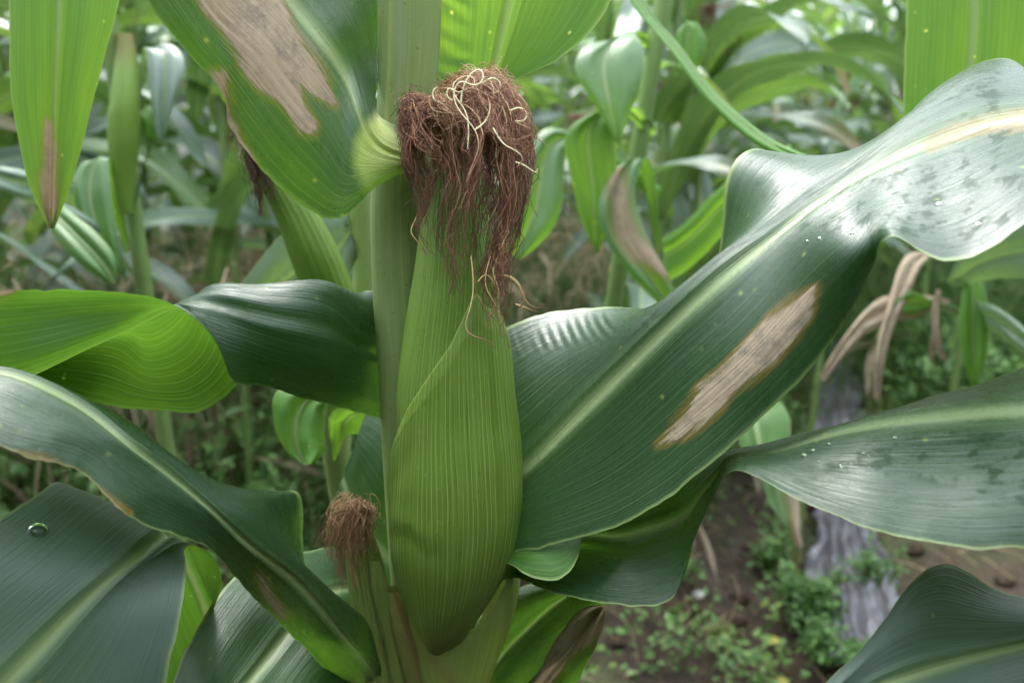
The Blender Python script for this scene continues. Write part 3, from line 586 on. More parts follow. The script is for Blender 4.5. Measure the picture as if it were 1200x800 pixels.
# twisted left leaf
L3 = leaf(plant, 'leaf', [
 [(462, 492, .515), (458, 460, .505), (455, 420, .500), (455, 380, .505), (455, 350, .515)],
 [(430, 486, .488), (424, 450, .475), (420, 405, .468), (424, 362, .475), (430, 340, .500)],
 [(392, 476, .468), (390, 440, .450), (386, 385, .440), (382, 330, .455), (395, 360, .500)],
 [(335, 462, .448), (330, 425, .430), (315, 370, .420), (300, 336, .440), (330, 400, .498)],
 [(296, 452, .432), (285, 410, .418), (262, 358, .418), (245, 343, .442), (292, 430, .490)],
 [(274, 446, .418), (256, 400, .412), (222, 354, .420), (226, 380, .455), (272, 456, .476)],
 [(262, 414, .408), (240, 382, .410), (205, 358, .424), (205, 405, .455), (240, 480, .466)],
 [(228, 372, .402), (210, 362, .410), (186, 366, .424), (170, 415, .450), (182, 481, .460)],
 [(182, 349, .396), (172, 362, .402), (150, 384, .410), (146, 398, .446), (128, 475, .455)],
 [(120, 341, .390), (115, 368, .397), (100, 406, .402), (96, 398, .452), (78, 463, .450)],
 [(60, 339, .386), (52, 378, .392), (38, 434, .397), (34, 420, .452), (22, 448, .446)],
 [(0, 341, .384), (-10, 385, .390), (-20, 456, .398), (-40, 455, .42), (-40, 440, .435)],
 [(-90, 350, .385), (-95, 395, .39), (-105, 470, .396), (-110, 460, .41), (-120, 440, .43)],
 [(-260, 400, .41), (-262, 420, .405), (-265, 445, .405), (-266, 450, .41), (-268, 450, .42)]],
 M_leaf_under, face=(3, 1), ns=280, nt_=76, seed=41, dead=[[(-20, 336), (16, 336), (14, 344), (0, 350), (-20, 350)]],
 label='leaf twisting to show its bright translucent underside at the left')
# long leaf across the lower left
L4 = leaf(plant, 'leaf', lean([
 [(425, 850, .585), (445, 840, .58), (470, 830, .575), (485, 820, .575), (495, 810, .58)],
 [(385, 795, .520), (405, 785, .515), (432, 782, .510), (445, 772, .52), (455, 768, .535)],
 [(350, 750, .480), (368, 742, .474), (393, 735, .470), (412, 722, .482), (425, 720, .505)],
 [(315, 718, .452), (328, 706, .446), (350, 685, .440), (374, 676, .455), (385, 690, .490)],
 [(276, 676, .430), (288, 660, .424), (310, 653, .420), (335, 640, .435), (362, 668, .490)],
 [(250, 646, .415), (258, 628, .408), (283, 631, .410), (305, 606, .422), (358, 630, .495)],
 [(214, 629, .402), (222, 602, .395), (256, 604, .400), (280, 586, .412), (352, 576, .490)],
 [(170, 614, .390), (185, 580, .382), (222, 575, .390), (245, 564, .402), (300, 576, .470)],
 [(132, 588, .376), (150, 556, .370), (185, 546, .376), (212, 541, .390), (238, 556, .440)],
 [(95, 552, .364), (112, 525, .358), (145, 516, .362), (170, 512, .375), (188, 522, .410)],
 [(50, 538, .354), (65, 505, .348), (100, 480, .352), (125, 482, .365), (132, 484, .390)],
 [(5, 522, .348), (15, 490, .342), (52, 453, .345), (72, 456, .355), (78, 460, .375)],
 [(-60, 500, .345), (-45, 470, .340), (-10, 432, .342), (5, 438, .35), (20, 446, .362)],
 [(-190, 500, .35), (-185, 480, .35), (-170, 455, .35), (-160, 452, .35), (-150, 455, .355)]], lambda u, v: -.00045*(v-490-.45*u)*np.clip((330-u)/150, 0, 1)),
 M_leaf_soft, face=(8, 1), ns=280, nt_=76, seed=55, dead=[[(-5, 528), (50, 538), (88, 553), (112, 576), (150, 602), (140, 606), (108, 584), (84, 560), (46, 550), (-5, 540)], [(302, 672), (312, 680), (318, 695), (330, 712), (338, 722), (330, 724), (312, 702)]],
 label='long dark leaf slanting across the lower left with a pale midrib')
# big leaf in the bottom left corner
L5 = leaf(plant, 'leaf', lean([
 [(180, 860, .60), (240, 870, .60), (300, 860, .60), (330, 850, .60), (350, 840, .60)],
 [(150, 730, .55), (200, 735, .55), (250, 740, .545), (268, 738, .54), (275, 730, .53)],
 [(110, 630, .495), (160, 650, .50), (225, 670, .495), (245, 690, .49), (250, 712, .485)],
 [(80, 574, .450), (140, 596, .455), (205, 632, .455), (236, 645, .455), (258, 672, .460)],
 [(66, 565, .420), (125, 592, .424), (190, 627, .425), (216, 634, .432), (240, 644, .446)],
 [(40, 582, .398), (95, 615, .400), (160, 652, .400), (195, 642, .412), (218, 640, .426)],
 [(0, 608, .378), (50, 655, .376), (122, 684, .380), (170, 675, .395), (218, 662, .408)],
 [(-50, 645, .358), (0, 695, .355), (80, 724, .362), (145, 720, .376), (215, 700, .392)],
 [(-100, 700, .340), (-55, 745, .338), (38, 768, .345), (115, 772, .36), (207, 745, .376)],
 [(-150, 765, .325), (-105, 800, .325), (-5, 812, .33), (80, 825, .345), (192, 808, .362)],
 [(-200, 850, .315), (-160, 880, .315), (-60, 880, .32), (30, 890, .33), (160, 890, .35)],
 [(-230, 960, .31), (-190, 985, .31), (-110, 990, .31), (-30, 990, .32), (80, 990, .34)],
 [(-230, 1140, .32), (-210, 1150, .32), (-180, 1160, .32), (-150, 1160, .32), (-120, 1150, .33)],
 [(-260, 1290, .34), (-259, 1291, .34), (-258, 1292, .34), (-257, 1292, .34), (-256, 1292, .34)]], lambda u, v: .00017*max(v-640, 0)*float(np.clip((235-u)/30, 0, 1))),
 M_leaf_wax_sheen, face=(7, 1), ns=260, nt_=76, seed=61,
 label='broad glossy leaf filling the bottom left corner with a water drop on it')
# leaf under it, bottom
L6 = leaf(plant, 'leaf', [
 [(400, 640, .60), (425, 690, .60), (470, 760, .60)],
 [(300, 660, .540), (375, 700, .545), (430, 790, .545)],
 [(266, 684, .505), (335, 744, .510), (395, 815, .515)],
 [(232, 732, .475), (302, 786, .480), (372, 850, .485)],
 [(205, 790, .450), (268, 830, .450), (335, 890, .46)],
 [(180, 870, .43), (230, 900, .43), (280, 940, .44)],
 [(130, 1050, .41), (150, 1060, .41), (175, 1070, .41)],
 [(90, 1200, .41), (91, 1201, .41), (92, 1202, .41)]],
 M_leaf_dark, face=(2, 1), ns=150, nt_=60, seed=66, label='dark leaf at the bottom with a pale midrib')
# upper left leaf from its collar
les7 = [(225, -20), (240, 8), (255, 25), (275, 60), (290, 90), (302, 103), (330, 125), (350, 155), (365, 160), (370, 145), (355, 120), (352, 102), (372, 114), (392, 122), (384, 95), (370, 70), (346, 40), (338, 15), (318, -20)]
L7 = leaf(plant, 'leaf', [
 [(474, 203, .432), (482, 196, .429), (488, 187, .427), (478, 166, .429), (464, 148, .433)],
 [(437, 224, .428), (440, 200, .424), (446, 172, .424), (446, 152, .428), (442, 134, .438)],
 [(402, 253, .418), (408, 205, .414), (422, 132, .420), (432, 112, .432), (442, 96, .450)],
 [(362, 247, .412), (382, 172, .406), (405, 88, .420), (425, 66, .440), (445, 55, .468)],
 [(325, 219, .402), (352, 136, .396), (383, 54, .410), (414, 28, .435), (445, 10, .470)],
 [(292, 180, .394), (320, 96, .388), (356, 20, .402), (392, -8, .43), (432, -35, .468)],
 [(268, 142, .392), (292, 62, .382), (328, -14, .395), (368, -45, .42), (410, -80, .46)],
 [(262, 112, .388), (262, 34, .378), (300, -48, .388), (340, -85, .41), (385, -125, .45)],
 [(222, 62, .374), (236, 0, .368), (270, -85, .378), (310, -125, .40), (355, -170, .44)],
 [(168, -4, .362), (195, -60, .358), (230, -135, .365), (270, -175, .385), (310, -220, .42)],
 [(90, -90, .35), (120, -140, .35), (160, -205, .355), (190, -240, .37), (230, -280, .40)],
 [(10, -200, .35), (25, -225, .35), (50, -250, .355), (65, -262, .36), (85, -275, .37)],
 [(-90, -290, .37), (-89, -291, .37), (-88, -292, .37), (-87, -293, .37), (-86, -294, .37)]],
 M_leaf, face=(4, 1), ns=230, nt_=76, seed=71, dead=[les7, [(248, 84), (264, 84), (268, 108), (270, 134), (290, 172), (302, 190), (292, 186), (268, 158), (258, 130), (258, 104)]], pale=[[(443, 132), (500, 186), (480, 214), (436, 234), (424, 218), (415, 192), (417, 165), (428, 146)]],
 label='upper left leaf with a pale collar and a large tan dead patch')
# upper leaf right of the stalk
L8 = leaf(plant, 'leaf', [
 [(548, 190, .52), (556, 190, .52), (562, 190, .52), (568, 190, .52), (574, 190, .515)],
 [(532, 120, .515), (552, 118, .520), (572, 114, .522), (582, 108, .516), (590, 100, .505)],
 [(508, 80, .515), (545, 76, .520), (581, 72, .518), (606, 78, .508), (628, 82, .492)],
 [(495, 30, .510), (545, 28, .516), (592, 26, .512), (632, 38, .50), (672, 56, .480)],
 [(488, -20, .505), (545, -24, .51), (604, -22, .506), (658, -14, .495), (712, 10, .470)],
 [(488, -80, .50), (548, -84, .505), (616, -80, .50), (680, -74, .49), (740, -60, .465)],
 [(510, -220, .49), (565, -224, .49), (640, -220, .49), (700, -215, .48), (750, -210, .465)],
 [(620, -400, .49), (650, -404, .49), (680, -400, .49), (700, -398, .48), (720, -395, .47)]],
 M_leaf_back, face=(3, -1), ns=180, nt_=64, seed=77, crumple=[([(505, -10), (560, -10), (556, 70), (520, 110), (505, 90)], .0006, 330)],
 label='bright backlit leaf rising behind the silk right of the stalk')
# dark leaf between upper left leaf and stalk
leaf(plant, 'leaf', [[(415, 110, .56), (435, 100, .56), (452, 95, .56)], [(395, 60, .56), (430, 40, .56), (460, 30, .56)], [(385, 10, .56), (430, -10, .555), (470, -20, .555)], [(375, -70, .55), (420, -90, .55), (470, -100, .55)], [(360, -200, .54), (390, -200, .54), (420, -200, .54)]], M_leaf_dark, face=(1, 1), ns=80, nt_=40, seed=79)
leaf(plant, 'leaf', [[(380, 620, .60), (400, 560, .60), (430, 480, .60)], [(395, 700, .60), (425, 620, .59), (462, 500, .58)], [(430, 760, .60), (460, 660, .59), (490, 560, .58)], [(480, 800, .60), (500, 720, .59), (520, 640, .58)]], M_leaf_dark, face=(1, 1), ns=80, nt_=40, seed=80)
# leaf low in the middle with a dead tip
leaf(plant, 'leaf', [
 [(520, 860, .59), (540, 870, .59), (560, 880, .59)],
 [(548, 760, .565), (575, 786, .56), (612, 812, .555)],
 [(572, 712, .550), (618, 738, .545), (655, 768, .540)],
 [(628, 680, .535), (660, 702, .530), (700, 722, .522)],
 [(690, 665, .52), (700, 680, .515), (712, 700, .51)]],
 M_leaf, face=(2, 1), ns=120, nt_=56, seed=83, label='green leaf low in the middle half hidden by the ear')
leaf(plant, 'leaf', [
 [(560, 850, .58), (600, 860, .575), (640, 870, .57)],
 [(618, 782, .555), (640, 800, .55), (672, 808, .545)],
 [(655, 735, .535), (672, 758, .530), (692, 768, .525)],
 [(688, 710, .520), (698, 722, .515), (706, 736, .512)],
 [(704, 706, .515), (707, 712, .512), (710, 716, .51)]],
 M_leaf, face=(2, -1), ns=100, nt_=48, seed=85, dead=[[(610, 830), (640, 770), (665, 700), (730, 690), (712, 740), (672, 766), (646, 800), (630, 830)]],
 label='leaf tip dried to pale tan below the ear')
# small second ear, lower left of the big one
ear2_st = [(600, 402, 424, .500), (630, 404, 438, .505), (680, 408, 452, .515), (740, 418, 462, .527), (800, 430, 472, .54), (900, 450, 480, .565)]
ear2 = loft_mesh('ear', ear2_st, plant, M_husk_base, nv=90, nth=90, rib=22, ribamp=.0003, seed=18)
ear2['label'] = 'small young ear with dry brown silk beside the big ear'
loft_mesh('husk_blade', [(655, 432, 444, .492), (690, 436, 456, .50), (740, 446, 474, .515), (800, 458, 492, .53), (880, 470, 500, .555)], plant, M_husk_base, nv=60, nth=40, seed=19)
loft_mesh('husk_blade', [(690, 452, 468, .50), (730, 458, 492, .508), (780, 470, 516, .52), (860, 482, 530, .54)], plant, M_husk_base, nv=60, nth=40, seed=20, brownfn=lambda th, v: np.clip(.6+.3*np.sin(th*3), 0, 1))
P_, R_ = strands([([(412, 640, .50), (405, 600, .496), (396, 592, .49), (384, 604, .485), (378, 630, .483), (382, 662, .484)], 90, 3, 7, 2.6, .0003),
                  ([(414, 640, .50), (412, 600, .492), (408, 592, .484), (402, 612, .480), (398, 650, .480), (400, 690, .482)], 110, 4, 9, 2.6, .0003),
                  ([(414, 640, .50), (418, 600, .494), (426, 596, .488), (426, 620, .484), (420, 650, .484)], 60, 3, 5, 2.6, .0003)], seed=12)
P_ = [p-np.array(base_main) for p in P_]
o = child('silk', strand_mesh('silk', P_, R_), ear2, M_silk_dry); o['kind'] = 'stuff'

# water drops on the bottom left leaf
def surface_point(o, u, v):
    best = None
    for q in [o]+list(o.children):
        n = len(q.data.vertices); a = np.empty(n*3, np.float32); q.data.vertices.foreach_get('co', a); a = a.reshape(-1, 3)+np.array(root_loc(o))
        d2 = ((proj(a)-np.array([u, v]))**2).sum(1)+(a[:, 1]*40)**2*.2; i_ = int(d2.argmin())
        if best is None or d2[i_] < best[0]:
            nn = np.array(q.data.vertices[i_].normal); vw = np.array([0, 0, CAM_H])-a[i_]; nn = nn*np.sign(nn@vw); best = (d2[i_], a[i_], nn)
    return best[1], best[2]
def drop(leaf_o, u, v, r_, lab, seed=0, group=None):
    c, nn = surface_point(leaf_o, u, v); nn = Vector(nn).normalized(); tx = nn.cross(Vector((.3, .2, .9))).normalized(); ty = nn.cross(tx); nv, nth = 10, 18; V = []; rr = np.random.RandomState(seed); sx = 1+rr.uniform(-.1, .35)
    for i in range(nv+1):
        a = i/nv*math.pi
        for j in range(nth):
            b = j/nth*2*math.pi; V.append(tx*(r_*math.sin(a)*math.cos(b)*sx)+ty*(r_*math.sin(a)*math.sin(b))+nn*(r_*(.62*math.cos(a) if math.cos(a) > 0 else .12*math.cos(a))))
    me = make_mesh('water_drop', [tuple(p) for p in V], grid_faces(nv+1, nth, wrap=True)); me.materials.append(M_water); o = bpy.data.objects.new('water_drop', me); COL.objects.link(o)
    o.location = Vector(c)+nn*r_*.1; tag(o, lab, 'water drop', group); return o
N = NT('water'); pr = N.n('ShaderNodeBsdfPrincipled'); pr.inputs['Roughness'].default_value = .02; pr.inputs['Transmission Weight'].default_value = 1.0; pr.inputs['IOR'].default_value = 1.33; N.l(pr.outputs[0], N.out.inputs[0]); M_water = N.m
drop(L5, 42, 622, .0042, 'clear water drop resting on the broad leaf in the bottom left corner')
for k_, (u_, v_) in enumerate([(958, 541), (952, 528), (985, 545), (1012, 533), (940, 534), (1048, 512), (972, 522)]):
    drop(L2, u_, v_, (.0007+.0008*((k_*37 % 10)/10)), 'one of the tiny water beads on the grey green leaf at the right', k_, 'tiny water beads on the right leaf')
for k_, (u_, v_) in enumerate([(944, 283), (962, 280), (1000, 274), (1100, 240), (1145, 262)]):
    drop(L1, u_, v_, (.0006+.0007*((k_*53 % 10)/10)), 'one of the tiny water beads on the crest of the broad leaf', k_, 'tiny water beads on the broad upper leaf')

# ================================================================== NEIGHBOURING PLANTS (hand placed)
def upright(name_root, label, x, y, h, r0, mat=M_stalk_far, group=None, lean=(0, 0), bend=0.0):
    root = empty('corn_plant', (x, y, 0)); tag(root, label, 'corn plant', group)
    n = 60; z = np.linspace(0, h, n); rr = r0*(1-.35*z/h); nodes = (np.abs(((z/.17) % 1)-.5) > .44)*.0018
    p = np.stack([lean[0]*z/h+bend*np.sin(z/h*3.0), lean[1]*z/h, z], -1)
    th = np.linspace(0, 2*math.pi, 17)[:-1]
    V = p[:, None, :]+(rr+nodes)[:, None, None]*np.stack([np.cos(th), np.sin(th), 0*th], -1)[None]
    U = np.stack([np.tile(np.arange(16)/16, n), np.repeat(z, 16)], -1)
    me = make_mesh('stalk', V.reshape(-1, 3), grid_faces(n, 16, wrap=True), U, {'edge': np.zeros(n*16), 'brown': np.repeat(np.clip(.25-z, 0, .25)*2.5, 16)})
    child('stalk', me, root, mat); return root

# right corner leaf, bottom right
def ground_pt(u, v):
    d = Pn((u, v, 1.0))-np.array([0, 0, CAM_H]); k = -CAM_H/d[2]; return d*k+np.array([0, 0, CAM_H])
rp = upright('p', 'corn plant whose grey green leaf pokes in at the bottom right corner', .46, .42, 1.5, .013)
leaf(rp, 'leaf', [
 [(1500, 760, .50), (1500, 780, .49), (1500, 800, .48)],
 [(1330, 735, .430), (1330, 750, .415), (1320, 840, .39)],
 [(1262, 718, .405), (1262, 742, .390), (1250, 840, .365)],
 [(1200, 700, .392), (1195, 757, .372), (1190, 850, .350)],
 [(1150, 679, .386), (1130, 773, .362), (1130, 870, .342)],
 [(1106, 660, .380), (1072, 790, .352), (1080, 890, .336)],
 [(1062, 688, .372), (1022, 808, .346), (1040, 900, .33)],
 [(1018, 745, .362), (985, 830, .34), (1005, 920, .325)],
 [(960, 806, .350), (940, 860, .335), (960, 930, .325)],
 [(900, 900, .34), (895, 930, .335), (900, 960, .33)]],
 M_leaf_wax_sheen, face=(5, 1), ns=180, nt_=60, seed=91, label='smooth leaf at the bottom right corner, pale crease near its peak')
# top left hanging leaf
lp = upright('p', 'corn plant whose bright yellow green leaf hangs into the top left', -.62, .62, 1.9, .013)
leaf(lp, 'leaf', [
 [(-280, -60, .66), (-290, -70, .67), (-300, -80, .68)],
 [(-160, -270, .60), (-140, -290, .62), (-130, -320, .64)],
 [(-20, -330, .555), (40, -350, .57), (90, -340, .59)],
 [(4, -160, .535), (68, -170, .54), (134, -160, .55)],
 [(9, 0, .53), (70, 0, .53), (137, 0, .54)],
 [(13, 90, .53), (67, 92, .53), (113, 95, .535)],
 [(24, 170, .53), (63, 178, .53), (94, 172, .535)],
 [(40, 228, .53), (61, 235, .53), (77, 228, .532)],
 [(58, 266, .53), (60, 268, .53), (62, 266, .53)]],
 M_leaf_back, face=(5, -1), ns=180, nt_=56, seed=95, dead=[[(54, 140), (60, 140), (66, 180), (66, 240), (60, 268), (50, 245), (48, 215), (52, 180)]], label='bright yellow green leaf hanging point down with a tan streak')
# top right backlit leaf
tp = upright('p', 'corn plant whose broad bright green leaf hangs into the top right', .78, .74, 1.9, .013)
leaf(tp, 'leaf', [
 [(1600, 100, .82), (1600, 90, .83), (1600, 80, .84)],
 [(1420, -200, .76), (1440, -240, .78), (1460, -280, .80)],
 [(1180, -260, .68), (1230, -300, .69), (1300, -320, .72)],
 [(1066, -110, .645), (1140, -110, .64), (1240, -110, .65)],
 [(1062, 0, .64), (1142, 0, .63), (1235, 0, .64)],
 [(1059, 90, .64), (1136, 95, .63), (1220, 100, .64)],
 [(1062, 190, .64), (1128, 195, .63), (1190, 200, .64)],
 [(1095, 300, .64), (1120, 305, .64), (1140, 300, .64)]],
 M_leaf_back, face=(4, -1), ns=150, nt_=56, seed=99, label='broad bright green leaf hanging at the top right')

# plant behind on the left with a second ear and dark silk
bp_ = empty('corn_plant', (-.19, .80, 0)); tag(bp_, 'corn plant close behind the front one with a leaning ear and dark silk', 'corn plant')
loft_mesh('stalk', [(-300, 412, 440, .62), (0, 408, 438, .64), (240, 408, 438, .66), (355, 410, 440, .68), (480, 376, 412, .70), (590, 388, 416, .74), (700, 392, 418, .80), (1000, 402, 424, .98), (1400, 410, 430, 1.25)], bp_, M_stalk, nv=120, nth=40, seed=23)
e3 = loft_mesh('ear', [(165, 285, 306, .60), (205, 300, 342, .60), (250, 322, 372, .605), (300, 340, 398, .615), (345, 358, 415, .63), (420, 378, 425, .65), (480, 388, 420, .67)], bp_, M_husk_in, nv=80, nth=90, rib=20, ribamp=.0003, seed=25)
P_, R_ = strands([([(300, 190, .60), (296, 150, .59), (288, 150, .585), (288, 180, .58), (294, 215, .58), (300, 250, .58)], 130, 3, 6, 2.4, .0004),
                  ([(304, 190, .60), (300, 160, .59), (298, 170, .58), (304, 200, .578), (306, 235, .578)], 80, 3, 6, 2.4, .0004)], seed=14)
o = child('silk', strand_mesh('silk', [p-np.array([-.19, .80, 0]) for p in P_], R_), e3, M_silk_dark); o['kind'] = 'stuff'
leaf(bp_, 'leaf', [[(388, 470, .69), (392, 462, .69), (396, 455, .69)], [(345, 452, .665), (360, 470, .665), (378, 482, .67)], [(320, 465, .65), (346, 500, .65), (380, 515, .66)], [(326, 515, .645), (350, 530, .645), (380, 530, .65)], [(350, 542, .64), (358, 545, .64), (368, 543, .64)]], M_leaf_young, face=(2, -1), ns=90, nt_=40, seed=27)
leaf(bp_, 'leaf', [[(392, 540, .68), (400, 520, .68), (415, 500, .68)], [(385, 500, .65), (405, 495, .65), (440, 515, .65)], [(392, 480, .62), (418, 485, .62), (450, 500, .62)], [(420, 470, .60), (450, 480, .60), (470, 490, .60)]], M_leaf_young, face=(1, -1), ns=60, nt_=36, seed=28)
leaf(bp_, 'leaf', [[(405, 250, .66), (412, 270, .66), (418, 300, .66)], [(388, 250, .70), (396, 290, .70), (402, 340, .70)], [(350, 262, .76), (372, 300, .76), (395, 345, .76)], [(300, 310, .82), (320, 340, .82), (350, 365, .82)], [(270, 350, .86), (280, 356, .86), (290, 362, .86)]], M_leaf_far, face=(2, 1), ns=60, nt_=36, seed=29)

# plant behind on the right: stalk at x=770
Xr = Pn((770, 150, 1.05)); rp2 = upright('p', 'corn plant behind the silk to the right with bright hanging leaves and a yellow node', float(Xr[0])-.15, float(Xr[1]), 2.0, .0145, lean=(.245, 0))
def uL(root, sts, mat, face, seed, **k): return leaf(root, 'leaf', sts, mat, face=face, ns=80, nt_=36, seed=seed, **k)
uL(rp2, [[(765, 60, 1.05), (768, 50, 1.05), (771, 40, 1.05)], [(720, 48, .98), (728, 40, .98), (745, 38, .98)], [(680, 62, .95), (708, 72, .95), (754, 60, .95)], [(678, 92, .94), (712, 108, .94), (752, 98, .94)], [(700, 128, .94), (718, 138, .94), (740, 128, .94)], [(722, 168, .94), (725, 170, .94), (728, 166, .94)]], M_leaf_young, (2, 1), 101)
uL(rp2, [[(762, 170, 1.06), (766, 160, 1.06), (770, 150, 1.06)], [(715, 130, 1.0), (725, 125, 1.0), (740, 124, 1.0)], [(668, 150, .98), (692, 150, .98), (722, 144, .98)], [(668, 205, .98), (694, 210, .98), (722, 205, .98)], [(682, 260, .98), (697, 265, .98), (712, 258, .98)], [(698, 296, .98), (700, 298, .98), (702, 296, .98)]], M_leaf_back, (3, -1), 102)
uL(rp2, [[(770, 300, 1.05), (772, 296, 1.05), (774, 290, 1.05)], [(735, 190, .99), (745, 185, .99), (757, 185, .99)], [(706, 225, .97), (722, 228, .97), (745, 222, .97)], [(706, 270, .96), (728, 276, .96), (752, 262, .96)], [(735, 318, .95), (752, 312, .95), (772, 300, .95)], [(770, 356, .95), (780, 350, .95), (790, 338, .95)], [(800, 385, .96), (803, 382, .96), (806, 378, .96)]], M_leaf_young, (3, 1), 103, dead=[[(712, 180), (728, 200), (735, 250), (750, 280), (790, 310), (800, 330), (770, 320), (740, 300), (722, 270), (716, 230)]])
uL(rp2, [[(775, 280, 1.06), (778, 300, 1.06), (782, 330, 1.06)], [(800, 262, 1.03), (806, 282, 1.03), (814, 310, 1.03)], [(830, 232, 1.0), (838, 250, 1.0), (848, 275, 1.0)], [(870, 200, .97), (880, 215, .97), (892, 235, .97)], [(925, 170, .96), (930, 176, .96), (935, 182, .96)]], M_leaf_young, (2, -1), 104)
uL(rp2, [[(790, 90, 1.06), (792, 80, 1.06), (794, 70, 1.06)], [(800, 30, 1.02), (806, 26, 1.02), (815, 26, 1.02)], [(790, 60, 1.0), (806, 60, 1.0), (826, 62, 1.0)], [(800, 82, 1.0), (808, 84, 1.0), (816, 82, 1.0)]], M_leaf_back, (2, -1), 105)
# long narrow strap leaf seen on its edge
uL(rp2, [[(700, -260, .80), (704, -268, .80), (708, -272, .80)], [(722, -60, .76), (730, -64, .77), (736, -66, .78)], [(738, 0, .73), (748, -3, .745), (756, -4, .76)], [(784, 58, .70), (792, 55, .715), (797, 51, .73)], [(826, 114, .675), (832, 108, .69), (837, 103, .705)], [(868, 154, .655), (871, 147, .667), (875, 142, .68)], [(908, 179, .635), (911, 173, .645), (914, 170, .655)], [(955, 192, .62), (960, 190, .62), (965, 189, .62)]], M_leaf_young, (4, -1), 106)
uL(rp2, [[(770, 240, 1.05), (772, 230, 1.05), (774, 220, 1.05)], [(640, 150, 1.02), (650, 165, 1.02), (665, 175, 1.02)], [(610, 215, 1.0), (630, 235, 1.0), (655, 250, 1.0)], [(596, 290, 1.0), (602, 300, 1.0), (610, 305, 1.0)]], M_leaf_young, (2, 1), 107)

# plant on the left with its ear standing upright
Xl = Pn((150, 200, 1.05)); lp2 = upright('p', 'corn plant behind on the left with an upright slim ear with a dark tip', float(Xl[0]), float(Xl[1]), 2.0, .013)
e4 = loft_mesh('ear', [(40, 138, 155, 1.0), (70, 136, 160, 1.0), (120, 130, 163, 1.0), (170, 128, 162, 1.01), (210, 134, 158, 1.02), (250, 140, 155, 1.03)], lp2, M_husk_in, nv=60, nth=50, seed=31, brownfn=lambda th, v: np.clip((85-v)/35, 0, 1)*.9)
uL(lp2, [[(148, 300, 1.05), (150, 290, 1.05), (152, 280, 1.05)], [(100, 190, 1.0), (115, 185, 1.0), (128, 185, 1.0)], [(85, 210, .98), (105, 215, .98), (128, 212, .98)], [(100, 270, .97), (118, 275, .97), (136, 268, .97)], [(138, 322, .97), (141, 324, .97), (144, 322, .97)]], M_leaf_young, (2, 1), 111)
uL(lp2, [[(155, 190, 1.05), (157, 180, 1.05), (160, 170, 1.05)], [(165, 70, 1.02), (178, 60, 1.02), (190, 50, 1.02)], [(170, 55, 1.0), (190, 60, 1.0), (212, 62, 1.0)], [(176, 110, .98), (192, 115, .98), (208, 112, .98)], [(186, 160, .98), (190, 165, .98), (194, 160, .98)]], M_leaf_far, (2, 1), 112)
uL(lp2, [[(150, 330, 1.05), (152, 320, 1.05), (154, 310, 1.05)], [(60, 250, 1.0), (72, 232, 1.0), (84, 216, 1.0)], [(30, 235, .95), (36, 218, .96), (44, 204, .97)], [(-20, 215, .90), (-18, 200, .91), (-16, 190, .92)]], M_leaf_far, (1, 1), 113)
uL(lp2, [[(150, 330, 1.05), (148, 330, 1.05), (146, 330, 1.05)], [(110, 290, .98), (118, 280, .98), (126, 270, .98)], [(60, 262, .93), (66, 248, .94), (72, 238, .95)], [(108, 320, .88), (122, 312, .88), (134, 302, .88)], [(130, 334, .88), (133, 332, .88), (136, 330, .88)]], M_leaf_far, (2, 1), 114)
uL(lp2, [[(155, 250, 1.05), (157, 240, 1.05), (160, 230, 1.05)], [(175, 125, 1.04), (185, 130, 1.04), (195, 132, 1.04)], [(165, 140, 1.02), (180, 150, 1.02), (197, 148, 1.02)], [(172, 160, 1.02), (182, 163, 1.02), (192, 160, 1.02)]], M_leaf_back, (2, -1), 115)

# right: thin plant with hanging dry and green leaves
Xq = ground_pt(1110, 640); qp = upright('p', 'spindly plant behind at the right with hanging dry leaves and one yellow green leaf', float(Xq[0])+.02, float(Xq[1])+.1, 1.35, .010, lean=(-.03, .02))
def uq(st, mat, face, seed, **k): return uL(qp, st, mat, face, seed, **k)
uq([[(1100, 300, 1.3), (1104, 300, 1.3), (1108, 300, 1.3)], [(1062, 300, 1.25), (1075, 305, 1.25), (1088, 302, 1.25)], [(1042, 350, 1.22), (1050, 355, 1.22), (1060, 352, 1.22)], [(1026, 410, 1.2), (1034, 412, 1.2), (1040, 408, 1.2)], [(1024, 466, 1.2), (1027, 468, 1.2), (1030, 466, 1.2)]], M_leaf_dry, (2, 1), 121)
uq([[(1120, 280, 1.3), (1128, 285, 1.3), (1136, 288, 1.3)], [(1128, 335, 1.2), (1141, 335, 1.2), (1152, 335, 1.2)], [(1124, 380, 1.18), (1140, 385, 1.18), (1160, 380, 1.18)], [(1130, 425, 1.17), (1141, 428, 1.17), (1154, 422, 1.17)], [(1138, 454, 1.17), (1141, 456, 1.17), (1144, 454, 1.17)]], M_leaf_back, (2, -1), 122)
uq([[(1110, 350, 1.3), (1112, 352, 1.3), (1114, 354, 1.3)], [(1070, 345, 1.25), (1072, 358, 1.25), (1076, 370, 1.25)], [(1030, 350, 1.22), (1028, 368, 1.22), (1032, 382, 1.22)], [(995, 385, 1.2), (996, 395, 1.2), (1000, 405, 1.2)], [(960, 440, 1.2), (962, 444, 1.2), (966, 448, 1.2)]], M_leaf_dry, (1, 1), 123)
uq([[(1120, 360, 1.3), (1122, 362, 1.3), (1124, 364, 1.3)], [(1085, 348, 1.24), (1084, 356, 1.24), (1086, 362, 1.24)], [(1060, 344, 1.22), (1058, 356, 1.22), (1064, 368, 1.22)], [(1048, 356, 1.22), (1050, 360, 1.22), (1054, 364, 1.22)]], M_leaf_back, (1, -1), 124)
